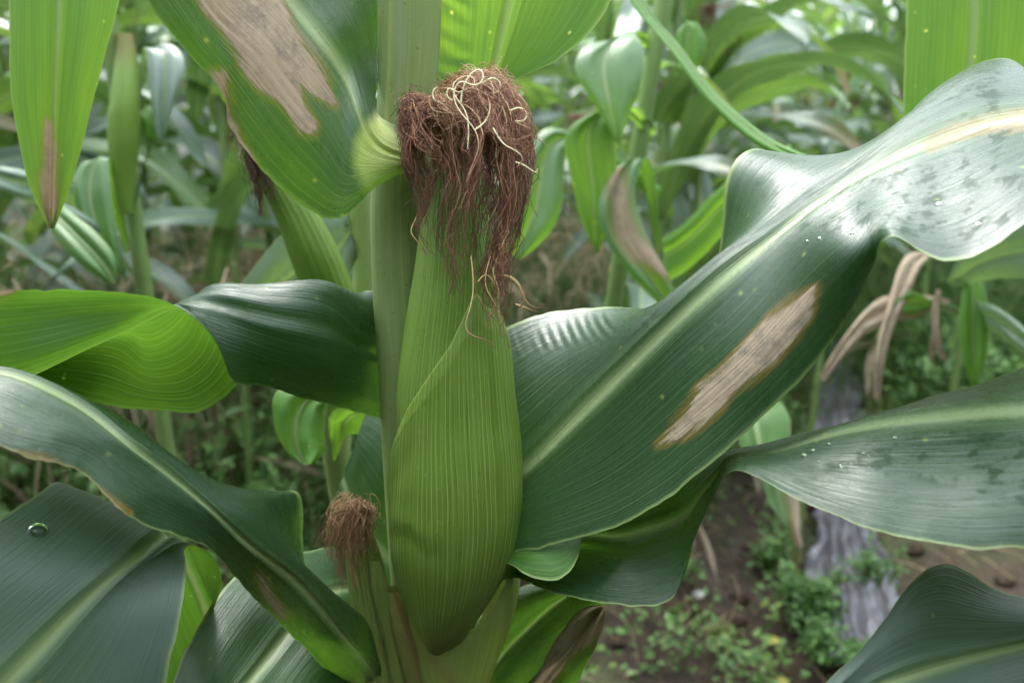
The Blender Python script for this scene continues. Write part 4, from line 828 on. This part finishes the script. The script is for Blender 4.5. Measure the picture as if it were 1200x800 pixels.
uq([[(1110, 400, 1.3), (1115, 410, 1.3), (1118, 420, 1.3)], [(1140, 355, 1.2), (1145, 370, 1.2), (1150, 385, 1.2)], [(1190, 375, 1.1), (1195, 395, 1.1), (1198, 412, 1.1)], [(1260, 440, 1.05), (1260, 450, 1.05), (1260, 460, 1.05)]], M_leaf_far, (1, 1), 125)
uq([[(1108, 330, 1.3), (1112, 332, 1.3), (1116, 334, 1.3)], [(1118, 310, 1.2), (1126, 322, 1.2), (1134, 334, 1.2)], [(1160, 272, 1.05), (1172, 300, 1.05), (1184, 325, 1.05)], [(1230, 250, .95), (1240, 290, .95), (1250, 330, .95)]], M_leaf_far, (2, 1), 126)
uq([[(1090, 420, 1.3), (1092, 424, 1.3), (1094, 428, 1.3)], [(1096, 340, 1.24), (1099, 340, 1.24), (1102, 340, 1.24)], [(1092, 385, 1.22), (1097, 387, 1.22), (1101, 385, 1.22)], [(1103, 420, 1.22), (1107, 424, 1.22), (1110, 420, 1.22)]], M_leaf_dry, (2, 1), 127)
# low leaf between the two big right leaves
Xs = ground_pt(905, 640); sp_ = upright('p', 'low corn plant between the two big right leaves with a drooping leaf and dry tip', float(Xs[0]), float(Xs[1])-.15, .75, .009)
uL(sp_, [[(905, 600, 1.3), (903, 590, 1.3), (900, 580, 1.3)], [(880, 480, 1.2), (890, 475, 1.2), (905, 470, 1.2)], [(862, 492, 1.15), (885, 488, 1.15), (920, 480, 1.15)], [(868, 520, 1.12), (890, 520, 1.12), (925, 512, 1.12)], [(880, 545, 1.1), (895, 550, 1.1), (910, 545, 1.1)]], M_leaf_far, (2, 1), 131)
uL(sp_, [[(905, 570, 1.3), (903, 566, 1.3), (900, 560, 1.3)], [(890, 545, 1.2), (905, 542, 1.2), (920, 545, 1.2)], [(900, 585, 1.15), (915, 590, 1.15), (936, 585, 1.15)], [(915, 610, 1.12), (925, 615, 1.12), (938, 612, 1.12)], [(934, 640, 1.1), (937, 643, 1.1), (940, 641, 1.1)]], M_leaf_young, (2, 1), 132, dead=[[(918, 560), (945, 560), (950, 660), (930, 660), (930, 600)]])

# ================================================================== GROUND
def ground_height(x, y):
    x = np.asarray(x); y = np.asarray(y)
    off = x*.961-y*.276
    h = .035*np.cos((off+.19)/.9*2*math.pi)           # planted ridges
    return h*np.exp(-((x*x+y*y)/900))
def coords(n, near, far):
    q = np.linspace(-1, 1, n); return np.sign(q)*(near*np.abs(q)+(far-near)*np.abs(q)**7)
gx = coords(420, 5.5, 600); gy = coords(420, 5.5, 600)+2.2
GX, GY = np.meshgrid(gx, gy); GZ = ground_height(GX, GY)
pert = fbm(GX.shape, (60, 60), 91, 3)*.014+fbm(GX.shape, (170, 170), 92, 2)*.010
fade = np.exp(-((GX**2+(GY-2.2)**2)/60)); GZ = GZ+pert*fade
def gz(x, y):
    i = np.clip(np.searchsorted(gx, x), 0, len(gx)-1); j = np.clip(np.searchsorted(gy, y), 0, len(gy)-1); return GZ[j, i]
N = NT('soil'); tc = N.n('ShaderNodeTexCoord').outputs['Object']
n1 = N.noise(tc, 3.0, 5, .65); n2 = N.noise(tc, 28.0, 5, .7); n3 = N.noise(tc, 120.0, 3, .6); n4 = N.noise(tc, 1.3, 4, .6)
c = N.mix(N.step(n2, .3, .7), (.016, .011, .008), (.055, .037, .025)); c = N.mix(N.math('MULTIPLY', N.step(n1, .45, .65), .4), c, (.080, .055, .036))
c = N.mix(N.math('MULTIPLY', N.step(n3, .6, .72), .5), c, (.20, .16, .10)); c = N.mix(N.math('MULTIPLY', N.step(n4, .48, .62), .55), c, (.06, .085, .03))
h = N.math('ADD', N.math('MULTIPLY', n2, 1.0), N.math('MULTIPLY', n3, .35))
bp2 = N.n('ShaderNodeBump'); bp2.inputs['Distance'].default_value = .02; bp2.inputs['Strength'].default_value = .9; N.l(h, bp2.inputs['Height'])
pr = N.n('ShaderNodeBsdfPrincipled'); N.l(c, pr.inputs['Base Color']); N.l(bp2.outputs[0], pr.inputs['Normal']); pr.inputs['Roughness'].default_value = .85; pr.inputs['Specular IOR Level'].default_value = .25
N.l(pr.outputs[0], N.out.inputs[0]); M_soil = N.m
g = bpy.data.objects.new('ground', make_mesh('ground', np.stack([GX, GY, GZ], -1).reshape(-1, 3), grid_faces(420, 420))); g.data.materials.append(M_soil); COL.objects.link(g); tag(g, 'dark brown crumbly soil of the field', kind='structure')

# plastic mulch sheets lying along the furrows, torn and crumpled
N = NT('silver_plastic'); tc = N.n('ShaderNodeTexCoord').outputs['Object']; nz = N.noise(tc, 9.0, 5, .7)
c = N.mix(N.step(nz, .35, .62), (.04, .04, .047), (.13, .13, .15)); c = N.mix(N.math('MULTIPLY', N.step(N.noise(tc, 26.0, 4, .7), .52, .66), .7), c, (.10, .07, .05))
pr = N.n('ShaderNodeBsdfPrincipled'); N.l(c, pr.inputs['Base Color']); pr.inputs['Roughness'].default_value = .42; N.l(pr.outputs[0], N.out.inputs[0]); M_plastic = N.m
def mulch(pts, w, label, seed):
    """pts: ground line (pixel anchors of where it lies), w width in m"""
    c = np.array([ground_pt(u, v)[:2] for u, v in pts]); c = spline(c, 220); t = np.gradient(c, axis=0); t /= np.linalg.norm(t, axis=1, keepdims=True); nrm = np.stack([-t[:, 1], t[:, 0]], -1)
    q = np.linspace(-.5, .5, 40); wv = w*(1+.22*fbm((220, 1), (26, 2), seed, 2)[:, 0])
    XY = c[:, None, :]+nrm[:, None, :]*(q[None, :]*wv[:, None])[..., None]
    fold = np.abs(fbm((220, 40), (10, 9), seed+1, 3))*.03+np.abs(np.sin(q*22+fbm((220, 40), (8, 3), seed+4, 2)*2.2))*.022
    Z = gz(XY[..., 0], XY[..., 1])+.035+fold
    me = make_mesh('plastic_sheet', np.concatenate([XY, Z[..., None]], -1).reshape(-1, 3), grid_faces(220, 40)); me.materials.append(M_plastic)
    o = bpy.data.objects.new('plastic_sheet', me); COL.objects.link(o); tag(o, label, 'plastic sheet', 'plastic sheets on the soil')
mulch([(1010, 790), (1000, 740), (990, 640), (985, 540), (972, 440), (960, 380)], .17, 'crumpled silver plastic sheet running up the soil at the right', 201)
mulch([(190, 590), (235, 560), (290, 520), (345, 480), (420, 430)], .22, 'crumpled silver plastic sheet on the ground at the left', 205)
mulch([(120, 320), (170, 310), (215, 300)], .3, 'distant grey plastic sheet on the ground behind the hanging leaf', 207)

# ------------------------------------------------------------------ small weeds and litter
STRIPS = [np.array([ground_pt(u, v)[:2] for u, v in q]) for q in ([(1010, 790), (1000, 740), (990, 640), (985, 540), (972, 440), (960, 380)], [(190, 590), (235, 560), (290, 520), (345, 480)])]
def near_strip(x, y, w=.11):
    for q in STRIPS:
        for a, b in zip(q[:-1], q[1:]):
            e = b-a; t = min(1, max(0, ((x-a[0])*e[0]+(y-a[1])*e[1])/(e@e)))
            if math.hypot(x-a[0]-e[0]*t, y-a[1]-e[1]*t) < w: return True
    return False
def leaflet_cloud(name, centers, size, n_per, spread, height, mat, seed, aspect=.55, up=.3):
    r = np.random.RandomState(seed); C = np.repeat(np.asarray(centers), n_per, axis=0); n = len(C)
    ang = r.uniform(0, 2*math.pi, n); rad = np.abs(r.normal(0, 1, n))*spread; hz = r.beta(1.6, 1.6, n)*height*np.exp(-rad/(spread*2.5))
    c = C+np.stack([np.cos(ang)*rad, np.sin(ang)*rad, hz+.004], -1)
    a = np.stack([np.cos(ang+r.normal(0, .6, n)), np.sin(ang+r.normal(0, .6, n)), r.normal(up, .45, n)], -1); a /= np.linalg.norm(a, axis=1, keepdims=True)
    b = np.cross(a, r.normal(0, .35, (n, 3))+np.array([0, 0, 1.])); b /= np.linalg.norm(b, axis=1, keepdims=True)
    s = (size*r.uniform(.5, 1.3, n))[:, None]; nn = np.cross(a, b)
    q = [c-a*s*.5, c-a*s*.1+b*s*aspect*.5-nn*s*.12, c+a*s*.5+nn*s*-.1, c-a*s*.1-b*s*aspect*.5-nn*s*.12]
    V = np.stack(q, 1).reshape(-1, 3); F = np.arange(n*4).reshape(-1, 4)
    return make_mesh(name, V, F, smooth=False)
def weed_material(name, c1, c2, c3):
    N = NT(name); tc = N.n('ShaderNodeTexCoord').outputs['Object']; a = N.noise(tc, 34.0, 2); b = N.noise(tc, 5.0, 3)
    c = N.mix(N.step(a, .35, .65), c1, c2); c = N.mix(N.step(b, .5, .68), c, c3)
    pr = N.n('ShaderNodeBsdfPrincipled'); N.l(c, pr.inputs['Base Color']); pr.inputs['Roughness'].default_value = .5
    tr = N.n('ShaderNodeBsdfTranslucent'); N.l(c, tr.inputs['Color']); mx = N.n('ShaderNodeMixShader'); mx.inputs[0].default_value = .35
    N.l(pr.outputs[0], mx.inputs[1]); N.l(tr.outputs[0], mx.inputs[2]); N.l(mx.outputs[0], N.out.inputs[0]); return N.m
M_weed = weed_material('weed_leaf', (.05, .12, .025), (.11, .22, .05), (.14, .22, .04))
M_weed_y = weed_material('weed_pale', (.16, .22, .05), (.22, .26, .07), (.10, .16, .05))
M_straw = simple_material('straw', (.24, .18, .10), (.42, .33, .20), 40, .8, .2, .2, (.3, .22, .1))
r = np.random.RandomState(5); cs = []
while len(cs) < 9500:
    x, y = r.uniform(-5, 5.5), r.uniform(.7, 9.0)
    if abs(x) > y*.85+.5 or near_strip(x, y): continue
    v = mnoise.noise(Vector((x*1.1, y*1.1, 3)))+.5*mnoise.noise(Vector((x*3.5, y*3.5, 9)))
    dens = .30+.9*v+(.8 if y > 2.1 or x < -.1 else -.05)
    if r.uniform() < dens: cs.append((x, y, float(gz(x, y))))
cs = np.array(cs); o = bpy.data.objects.new('ground_weeds', leaflet_cloud('ground_weeds', cs, .023, 34, .06, .15, M_weed, 6)); o.data.materials.append(M_weed); COL.objects.link(o)
tag(o, 'low small leaved weeds scattered over the brown soil', 'weeds', kind='stuff')
# dry stalks, straw and dead leaf bits
def straw(name, n, seed, region, ln, rad, mat, label, lift=.05):
    r = np.random.RandomState(seed); P_, R_ = [], []
    for i in range(n):
        x, y = region(r); a = r.uniform(0, 6.28); L = r.uniform(*ln); z0 = float(gz(x, y)); e = r.uniform(0, lift)
        p = np.array([[x, y, z0+.003], [x+math.cos(a)*L*.5, y+math.sin(a)*L*.5, z0+e*.8+.01], [x+math.cos(a+.3)*L, y+math.sin(a+.3)*L, z0+e]]); P_.append(spline(p, 6)); R_.append(np.full(6, rad*r.uniform(.6, 1.5)))
    o = bpy.data.objects.new(name, strand_mesh(name, P_, R_, 3)); o.data.materials.append(mat); COL.objects.link(o); tag(o, label, 'straw', kind='stuff')
def reg(r):
    while True:
        x, y = r.uniform(-3.6, 4), r.uniform(.9, 6)
        if abs(x) < y*.8+.4: return x, y
straw('straw', 2600, 44, reg, (.03, .16), .0011, M_straw, 'dry straw and stem litter lying on the soil')
def reg2(r):
    c = [(-.62, 2.6), (-.35, 3.0), (.30, 3.2), (-1.0, 2.9)][r.randint(4)]; return c[0]+r.normal(0, .28), c[1]+r.normal(0, .4)
straw('dry_grass', 4200, 45, reg2, (.12, .38), .0012, M_straw, 'tan dry grass tufts behind the front corn plant', lift=.30)
def grass_tuft(name, spots, n, hgt, mat, label, seed, rad=.0016):
    r = np.random.RandomState(seed); P_, R_ = [], []
    for i in range(n):
        cx, cy, sx, sy = spots[r.randint(len(spots))]; x, y = cx+r.normal(0, sx), cy+r.normal(0, sy); z0 = float(gz(x, y)); a = r.uniform(0, 6.28); H = hgt*r.uniform(.45, 1.05); b = H*r.uniform(.1, .5)
        p = np.array([[x, y, z0], [x+math.cos(a)*b*.25, y+math.sin(a)*b*.25, z0+H*.6], [x+math.cos(a)*b, y+math.sin(a)*b, z0+H], [x+math.cos(a)*b*1.6, y+math.sin(a)*b*1.6, z0+H*r.uniform(.75, .98)]])
        P_.append(spline(p, 9)); R_.append(rad*r.uniform(.5, 1.3)*np.linspace(1, .35, 9))
        if i % 4 == 0:                                     # feathery seed heads
            e = P_[-1][6]
            for q in range(5):
                a2 = r.uniform(0, 6.28); l = r.uniform(.03, .08); P_.append(np.linspace(e, e+np.array([math.cos(a2)*l*.6, math.sin(a2)*l*.6, l*r.uniform(-.2, .8)]), 9)); R_.append(np.full(9, .0016))
    o = bpy.data.objects.new(name, strand_mesh(name, P_, R_, 3)); o.data.materials.append(mat); COL.objects.link(o); tag(o, label, 'grass', kind='stuff')
M_tan = simple_material('tan_grass', (.50, .38, .26), (.66, .52, .37), 25, .8, .2, .25, (.4, .3, .18))
grass_tuft('dry_grass', [(-.94, 2.2, .17, .25), (-.70, 2.5, .18, .3), (.14, 2.6, .22, .35)], 900, .74, M_tan, 'tall tan dried grass with feathery heads behind the front corn plant', 71, rad=.0026)
grass_tuft('green_grass', [(-1.5, 2.6, .35, .4), (-.6, 2.9, .4, .4), (.2, 3.0, .4, .4), (1.7, 2.9, .4, .5), (1.3, 3.4, .4, .4), (-.3, 1.9, .12, .2), (-.8, 2.2, .3, .3), (.2, 2.4, .25, .3)], 9000, .60, M_weed, 'green grass and thin stems among the rows', 72)
r = np.random.RandomState(77); c2 = []
for (cx, cy, sx, sy, m) in [(1.75, 2.7, .3, .45, 700), (2.2, 3.2, .4, .5, 500), (-1.5, 2.5, .4, .5, 500), (-.75, 2.5, .35, .5, 600), (.25, 2.8, .35, .5, 500)]:
    for i in range(m):
        x, y = cx+r.normal(0, sx), cy+r.normal(0, sy)
        if near_strip(x, y, .2): continue
        c2.append((x, y, float(gz(x, y))+r.uniform(0, .32)))
o = bpy.data.objects.new('tall_weeds', leaflet_cloud('tall_weeds', np.array(c2), .042, 22, .06, .12, M_weed, 78, aspect=.38)); o.data.materials.append(M_weed); COL.objects.link(o)
tag(o, 'knee high leafy weeds filling the gaps between the far rows', 'weeds', kind='stuff')
# named weed plants
def weed_plant(u, v, n, size, spread, height, label, mat, seed):
    p = ground_pt(u, v); z = float(gz(p[0], p[1])); root = empty('weed_plant', (p[0], p[1], z)); tag(root, label, 'weed')
    r = np.random.RandomState(seed); Ps = []; cs = []
    for i in range(9):
        a = r.uniform(0, 6.28); L = height*r.uniform(.6, 1.1); t = r.uniform(.2, .9)
        q = spline(np.array([[0, 0, 0], [math.cos(a)*L*t*.4, math.sin(a)*L*t*.4, L*.6], [math.cos(a)*L*t, math.sin(a)*L*t, L]]), 8); Ps.append(q); cs += [q[3], q[5], q[6], q[7]]
    child('stem', strand_mesh('stem', Ps, [np.full(8, .0014)]*9, 4), root, M_weed)
    o = child('foliage', leaflet_cloud('foliage', np.array(cs)-np.array([0, 0, .01]), size, n//36, spread, height*.35, mat, seed+1), root, mat); o['kind'] = 'stuff'
weed_plant(935, 722, 900, .020, .028, .13, 'leafy light green weed on the soil left of the silver plastic sheet', M_weed, 61)
weed_plant(965, 775, 500, .018, .024, .10, 'small green weed at the foot of the silver plastic sheet', M_weed, 63)
weed_plant(905, 660, 420, .022, .024, .09, 'weed tuft on the bare soil between the big right leaf and the plastic', M_weed, 65)
weed_plant(1020, 700, 360, .018, .022, .11, 'thin weed growing at the right edge of the silver plastic sheet', M_weed, 67)
weed_plant(845, 755, 260, .015, .018, .05, 'tiny yellowish weed rosette on the soil at the lower middle', M_weed_y, 69)
weed_plant(790, 700, 320, .018, .022, .08, 'small weed beneath the curled tip of the dark lower leaf', M_weed, 71)
# pebble and fallen yellow leaves
def lump(name, u, v, r_, mat, label, cat, seed, flat=.6):
    p = ground_pt(u, v); bm_v = []; nv, nth = 9, 14; rr = np.random.RandomState(seed); k = rr.uniform(-1, 1, (3, 3))
    for i in range(nv+1):
        a = i/nv*math.pi
        for j in range(nth):
            b = j/nth*2*math.pi; d = np.array([math.sin(a)*math.cos(b), math.sin(a)*math.sin(b), math.cos(a)]); s = 1+.22*np.sin(d@k[0]*3)+.12*np.sin(d@k[1]*5); bm_v.append(d*s*r_*np.array([1.2, 1, flat]))
    o = bpy.data.objects.new(name, make_mesh(name, bm_v, grid_faces(nv+1, nth, wrap=True))); o.data.materials.append(mat); COL.objects.link(o); o.location = (p[0], p[1], float(gz(p[0], p[1]))+r_*flat*.6); tag(o, label, cat)
M_stone = simple_material('stone_pale', (.45, .44, .46), (.62, .60, .62), 90, .6, .3)
M_clod = simple_material('soil_clod', (.025, .017, .012), (.07, .048, .033), 70, .95, .1, bump=.004)
lump('stone', 818, 704, .011, M_stone, 'small whitish stone on the bare brown soil', 'stone', 3)
def fallen(u, v, s, a0, label):
    p = ground_pt(u, v); z = float(gz(p[0], p[1]))+.02; n = 12; q = np.linspace(0, 1, n); w = np.sin(q*math.pi)**.7*s*.42; tt = np.linspace(-1, 1, 7)
    X = (q[:, None]-.5)*s*np.ones((1, 7)); Y = w[:, None]*tt[None]; Z = .12*s*np.abs(tt)[None]+.10*s*np.sin(q*3)[:, None]
    c, sn = math.cos(a0), math.sin(a0); V = np.stack([p[0]+X*c-Y*sn, p[1]+X*sn+Y*c, z+Z], -1).reshape(-1, 3)
    o = bpy.data.objects.new('fallen_leaf', make_mesh('fallen_leaf', V, grid_faces(n, 7))); o.data.materials.append(M_yel); COL.objects.link(o); tag(o, label, 'fallen leaf', 'fallen yellow leaves')
M_yel = simple_material('yellow_leaf', (.50, .42, .08), (.38, .36, .09), 60, .6, .3, .3, (.5, .45, .05))
fallen(908, 748, .030, .4, 'round yellow fallen leaf left of the leafy light green weed'); fallen(918, 786, .030, 2.0, 'yellow fallen leaf nearest the bottom of the photo, by the weed')
# clods
r = np.random.RandomState(8); Vs, Fs, off = [], [], 0
nv, nth = 5, 7
for i in range(1500):
    while True:
        x, y = r.uniform(-2.4, 3), r.uniform(.8, 4.5)
        if abs(x) < y*.8+.3: break
    s = r.uniform(.006, .022)*(1.5 if r.uniform() < .08 else 1); k = r.uniform(-2, 2, (2, 3)); a = (np.arange(nv+1)/nv*math.pi)[:, None]; b = (np.arange(nth)/nth*2*math.pi)[None]
    d = np.stack([np.sin(a)*np.cos(b), np.sin(a)*np.sin(b), np.cos(a)*np.ones_like(b)], -1); d = d*(1+.25*np.sin(d@k[0]*2)+.15*np.sin(d@k[1]*4))[..., None]*s*np.array([1.2, 1, .7])
    Vs.append((d+np.array([x, y, float(gz(x, y))+s*.2])).reshape(-1, 3)); Fs.append(grid_faces(nv+1, nth, wrap=True, off=off)); off += (nv+1)*nth
o = bpy.data.objects.new('soil_clods', make_mesh('soil_clods', np.concatenate(Vs), np.concatenate(Fs))); o.data.materials.append(M_clod); COL.objects.link(o); tag(o, 'crumbly brown soil clods', 'soil clods', kind='stuff')

# ================================================================== FIELD PLANTS
def blade_mesh(L, w, az, up0, droop, seed, z0, twist=0.0, ns=26, nt_=9):
    """an arching corn leaf starting at the stalk at height z0"""
    r = np.random.RandomState(seed); q = np.linspace(0, 1, ns); ang = up0-(up0+droop)*q**1.25*1.0
    dr = np.concatenate([[0], np.cumsum(np.cos(ang[:-1]))])*L/(ns-1); dz = np.concatenate([[0], np.cumsum(np.sin(ang[:-1]))])*L/(ns-1)
    w_ = w*np.interp(q, [0, .08, .3, .6, .85, 1], [.45, .8, 1, .9, .45, .02]); side = .05*np.sin(q*3+r.uniform(0, 6))*L
    tt = np.linspace(-1, 1, nt_); roll = twist*np.sin(q*2.6+r.uniform(-.5, .5)); G = np.zeros((ns, nt_, 3)); ph = r.uniform(0, 6, 2)
    for i in range(ns):
        off = tt*w_[i]*.5; vee = np.abs(tt)*w_[i]*.16+np.abs(tt)**2*.012*np.sin(q[i]*17*L+ph[(tt > 0).astype(int)])
        cr, sr = math.cos(roll[i]), math.sin(roll[i]); lat = off*cr-vee*sr; nor = off*sr+vee*cr
        G[i, :, 0] = dr[i]-math.sin(ang[i])*nor; G[i, :, 1] = side[i]+lat; G[i, :, 2] = z0+dz[i]+math.cos(ang[i])*nor
    c, s = math.cos(az), math.sin(az); X = G[..., 0]*c-G[..., 1]*s; Y = G[..., 0]*s+G[..., 1]*c; G = np.stack([X, Y, G[..., 2]], -1)
    U = np.stack([(tt[None]*np.ones((ns, 1))+1)/2, (q*L)[:, None]*np.ones((1, nt_))], -1).reshape(-1, 2); n = ns*nt_
    dd = np.full((ns, nt_), 60.0)
    if r.uniform() < .5: dd = 60*(1-q)[:, None]*np.ones((1, nt_))*r.uniform(.6, 2)-4
    return make_mesh('leaf', G.reshape(-1, 3), grid_faces(ns, nt_)[:, ::-1], U, {'dead': dd.ravel(), 'wear': np.full(n, .3), 'base': np.zeros(n)})
def tube_mesh(name, p, r_, n=12):
    me = strand_mesh(name, [p], [r_], n); k = len(p)*n
    for a in ('edge', 'brown'):
        at = me.attributes.new(a, 'FLOAT', 'POINT')
    return me
def field_variant(seed):
    r = np.random.RandomState(seed); parts = []; H = r.uniform(1.85, 2.2)
    z = np.linspace(0, H, 40); rr = .0135*(1-.5*z/H)+(np.abs(((z/.16) % 1)-.5) > .43)*.0014
    parts.append(('stalk', tube_mesh('stalk', np.stack([.02*np.sin(z*1.3), .015*np.sin(z*1.7+1), z], -1), rr), M_stalk_far, None))
    az0 = r.uniform(0, 6.28)
    for i in range(13):
        z0 = .28+i*(H-.5)/13; az = az0+(i % 2)*math.pi+r.normal(0, .35); L = r.uniform(.65, .9)*(1 if i > 2 else .75); 
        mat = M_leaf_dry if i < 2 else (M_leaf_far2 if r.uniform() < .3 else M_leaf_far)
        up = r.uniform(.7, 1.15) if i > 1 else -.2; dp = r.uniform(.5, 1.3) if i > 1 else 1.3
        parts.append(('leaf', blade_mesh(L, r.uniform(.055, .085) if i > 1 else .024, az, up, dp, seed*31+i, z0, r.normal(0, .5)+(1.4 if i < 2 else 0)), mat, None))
    # ear leaning from the stalk with its tuft
    a = az0+.3; e0 = .95+r.uniform(-.1, .1); q = np.linspace(0, 1, 14); er = .024*np.sin(np.clip(q*1.02+.10, 0, 1)*math.pi)**.6+.004
    p = np.stack([(.018+q*.09)*math.cos(a), (.018+q*.09)*math.sin(a), e0+q*.23], -1); parts.append(('ear', tube_mesh('ear', p, er, 14), M_husk_in, None))
    sr = np.random.RandomState(seed); Ps = []
    for i in range(50):
        d = sr.normal(0, 1, 2)*.022; t0 = p[-1]; Ps.append(spline(np.array([t0, t0+[d[0]*.7, d[1]*.7, .025], t0+[d[0]*1.2, d[1]*1.2, -.02], t0+[d[0]*1.3, d[1]*1.3, -.06-abs(d[0])]]), 8))
    parts.append(('silk', strand_mesh('silk', Ps, [np.full(8, .0007)]*50, 3), M_silk_dark if seed % 2 else M_silk, 'ear'))
    # tassel
    Ps = []
    for i in range(9):
        b = i*2.4; t = .35 if i else 0; Ps.append(spline(np.array([[0, 0, H-.02], [math.cos(b)*t*.3, math.sin(b)*t*.3, H+.12], [math.cos(b)*t*.55, math.sin(b)*t*.55, H+.2-(.08 if i else -.1)]]), 8))
    parts.append(('tassel', strand_mesh('tassel', Ps, [np.full(8, .003)]*9, 4), M_straw, None))
    for nme, me, mat, par in parts: me.materials.append(mat)
    return parts
VAR = [field_variant(s) for s in (1, 2, 3, 4, 5, 6)]
def place(var, x, y, rz, sc_, label, group):
    root = bpy.data.objects.new('corn_plant', None); COL.objects.link(root); root.location = (x, y, float(gz(x, y))-.02); root.rotation_euler = (random.gauss(0, .04), random.gauss(0, .04), rz); root.scale = (sc_,)*3
    tag(root, label, 'corn plant', group); ear_o = None
    for nme, me, mat, par in VAR[var]:
        o = bpy.data.objects.new(nme, me); COL.objects.link(o); o.parent = ear_o if par == 'ear' else root
        if nme == 'ear': ear_o = o
        if nme == 'silk': o['kind'] = 'stuff'
    return root
rowdir = np.array([.276, .961]); rown = np.array([.961, -.276]); r = np.random.RandomState(17); cnt = 0
NEAR = {(-.666, 1.692): 'nearest blurred corn plant between the upright slim ear and the dark silk at the left', (-.593, 1.849): 'blurred corn plant mostly hidden behind the upper left leaf',
        (-.532, 2.005): 'second blurred corn plant behind the upper left leaf, close to the main stalk', (.303, 1.811): 'nearest blurred corn plant behind the hanging leaves right of the silk',
        (.364, 1.952): 'blurred corn plant just beyond the nearest one right of the silk', (.54, 2.30): 'blurred corn plant behind the long narrow strap leaf at the upper right'}
keep_out = [(-.19, .80), (float(Xr[0]), float(Xr[1])), (float(Xl[0]), float(Xl[1])), (float(Xq[0]), float(Xq[1]))]
for k in range(-7, 9):
    off = -.19+k*.9
    for j in range(-5, 62):
        s = j*.20+r.uniform(-.06, .06); p = rown*(off+r.normal(0, .03))+rowdir*s
        x, y = p; dist = math.hypot(x, y)
        pu = proj(np.array([x, y, 1.0])); jit = r.uniform(0, 6.28), r.uniform(.9, 1.08), r.randint(6)
        if y < 1.4 or (y < 1.8 and 430 < pu[0] < 1150) or dist > 7.2 or abs(x) > y*.78+.5: continue
        if any(math.hypot(x-a, y-b) < .45 for a, b in keep_out): continue
        if 905 < proj(np.array([x, y, .3]))[0] < 1150 and y < 2.6: continue
        if r.uniform() < .12: continue
        lab_ = next((v_ for k_, v_ in NEAR.items() if abs(k_[0]-x) < .012 and abs(k_[1]-y) < .012), 'corn plant out of focus in the rows of the field behind')
        place(jit[2], x, y, jit[0], jit[1], lab_, 'corn plants in the rows behind'); cnt += 1
print('field plants', cnt)
# the far rows read as one mass
Vs, Fs, Us, off = [], [], [], 0
r = np.random.RandomState(23)
base_leaves = [blade_mesh(.8, .09, 0, .9, .9, 900+i, 0, .4, 12, 3) for i in range(6)]
BV = [np.array([v.co[:] for v in m.vertices]) for m in base_leaves]; BF = grid_faces(12, 3)[:, ::-1]; BU = np.stack([np.tile([0, .5, 1], 12), np.repeat(np.linspace(0, .8, 12), 3)], -1)
for i in range(1700):
    while True:
        if i < 700:
            y = r.uniform(7.0, 22); x = r.uniform(-1, 1)*(y*.8+.5)
            if math.hypot(x, y) > 7.2: break
        else:                                              # the same field goes on beside and behind the viewpoint
            y = r.uniform(-4.5, 1.0); x = r.uniform(-4.5, 4.5)
            if math.hypot(x, y) > 1.0 and (y < -.5 or abs(x) > 1.5+y*.8): break
    for l in range(8):
        a = r.uniform(0, 6.28); z0 = .4+l*.22; V = BV[r.randint(6)]; c, s = math.cos(a), math.sin(a)
        Vs.append(np.stack([V[:, 0]*c-V[:, 1]*s+x, V[:, 0]*s+V[:, 1]*c+y, V[:, 2]+z0], -1)); Fs.append(BF+off); Us.append(BU); off += len(V)
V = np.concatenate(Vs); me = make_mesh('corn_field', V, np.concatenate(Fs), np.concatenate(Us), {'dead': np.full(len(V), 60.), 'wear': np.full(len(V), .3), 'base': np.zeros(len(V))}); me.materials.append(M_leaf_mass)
o = bpy.data.objects.new('corn_field', me); COL.objects.link(o); tag(o, 'farthest corn rows merging into one grey green mass', 'corn field', kind='stuff')
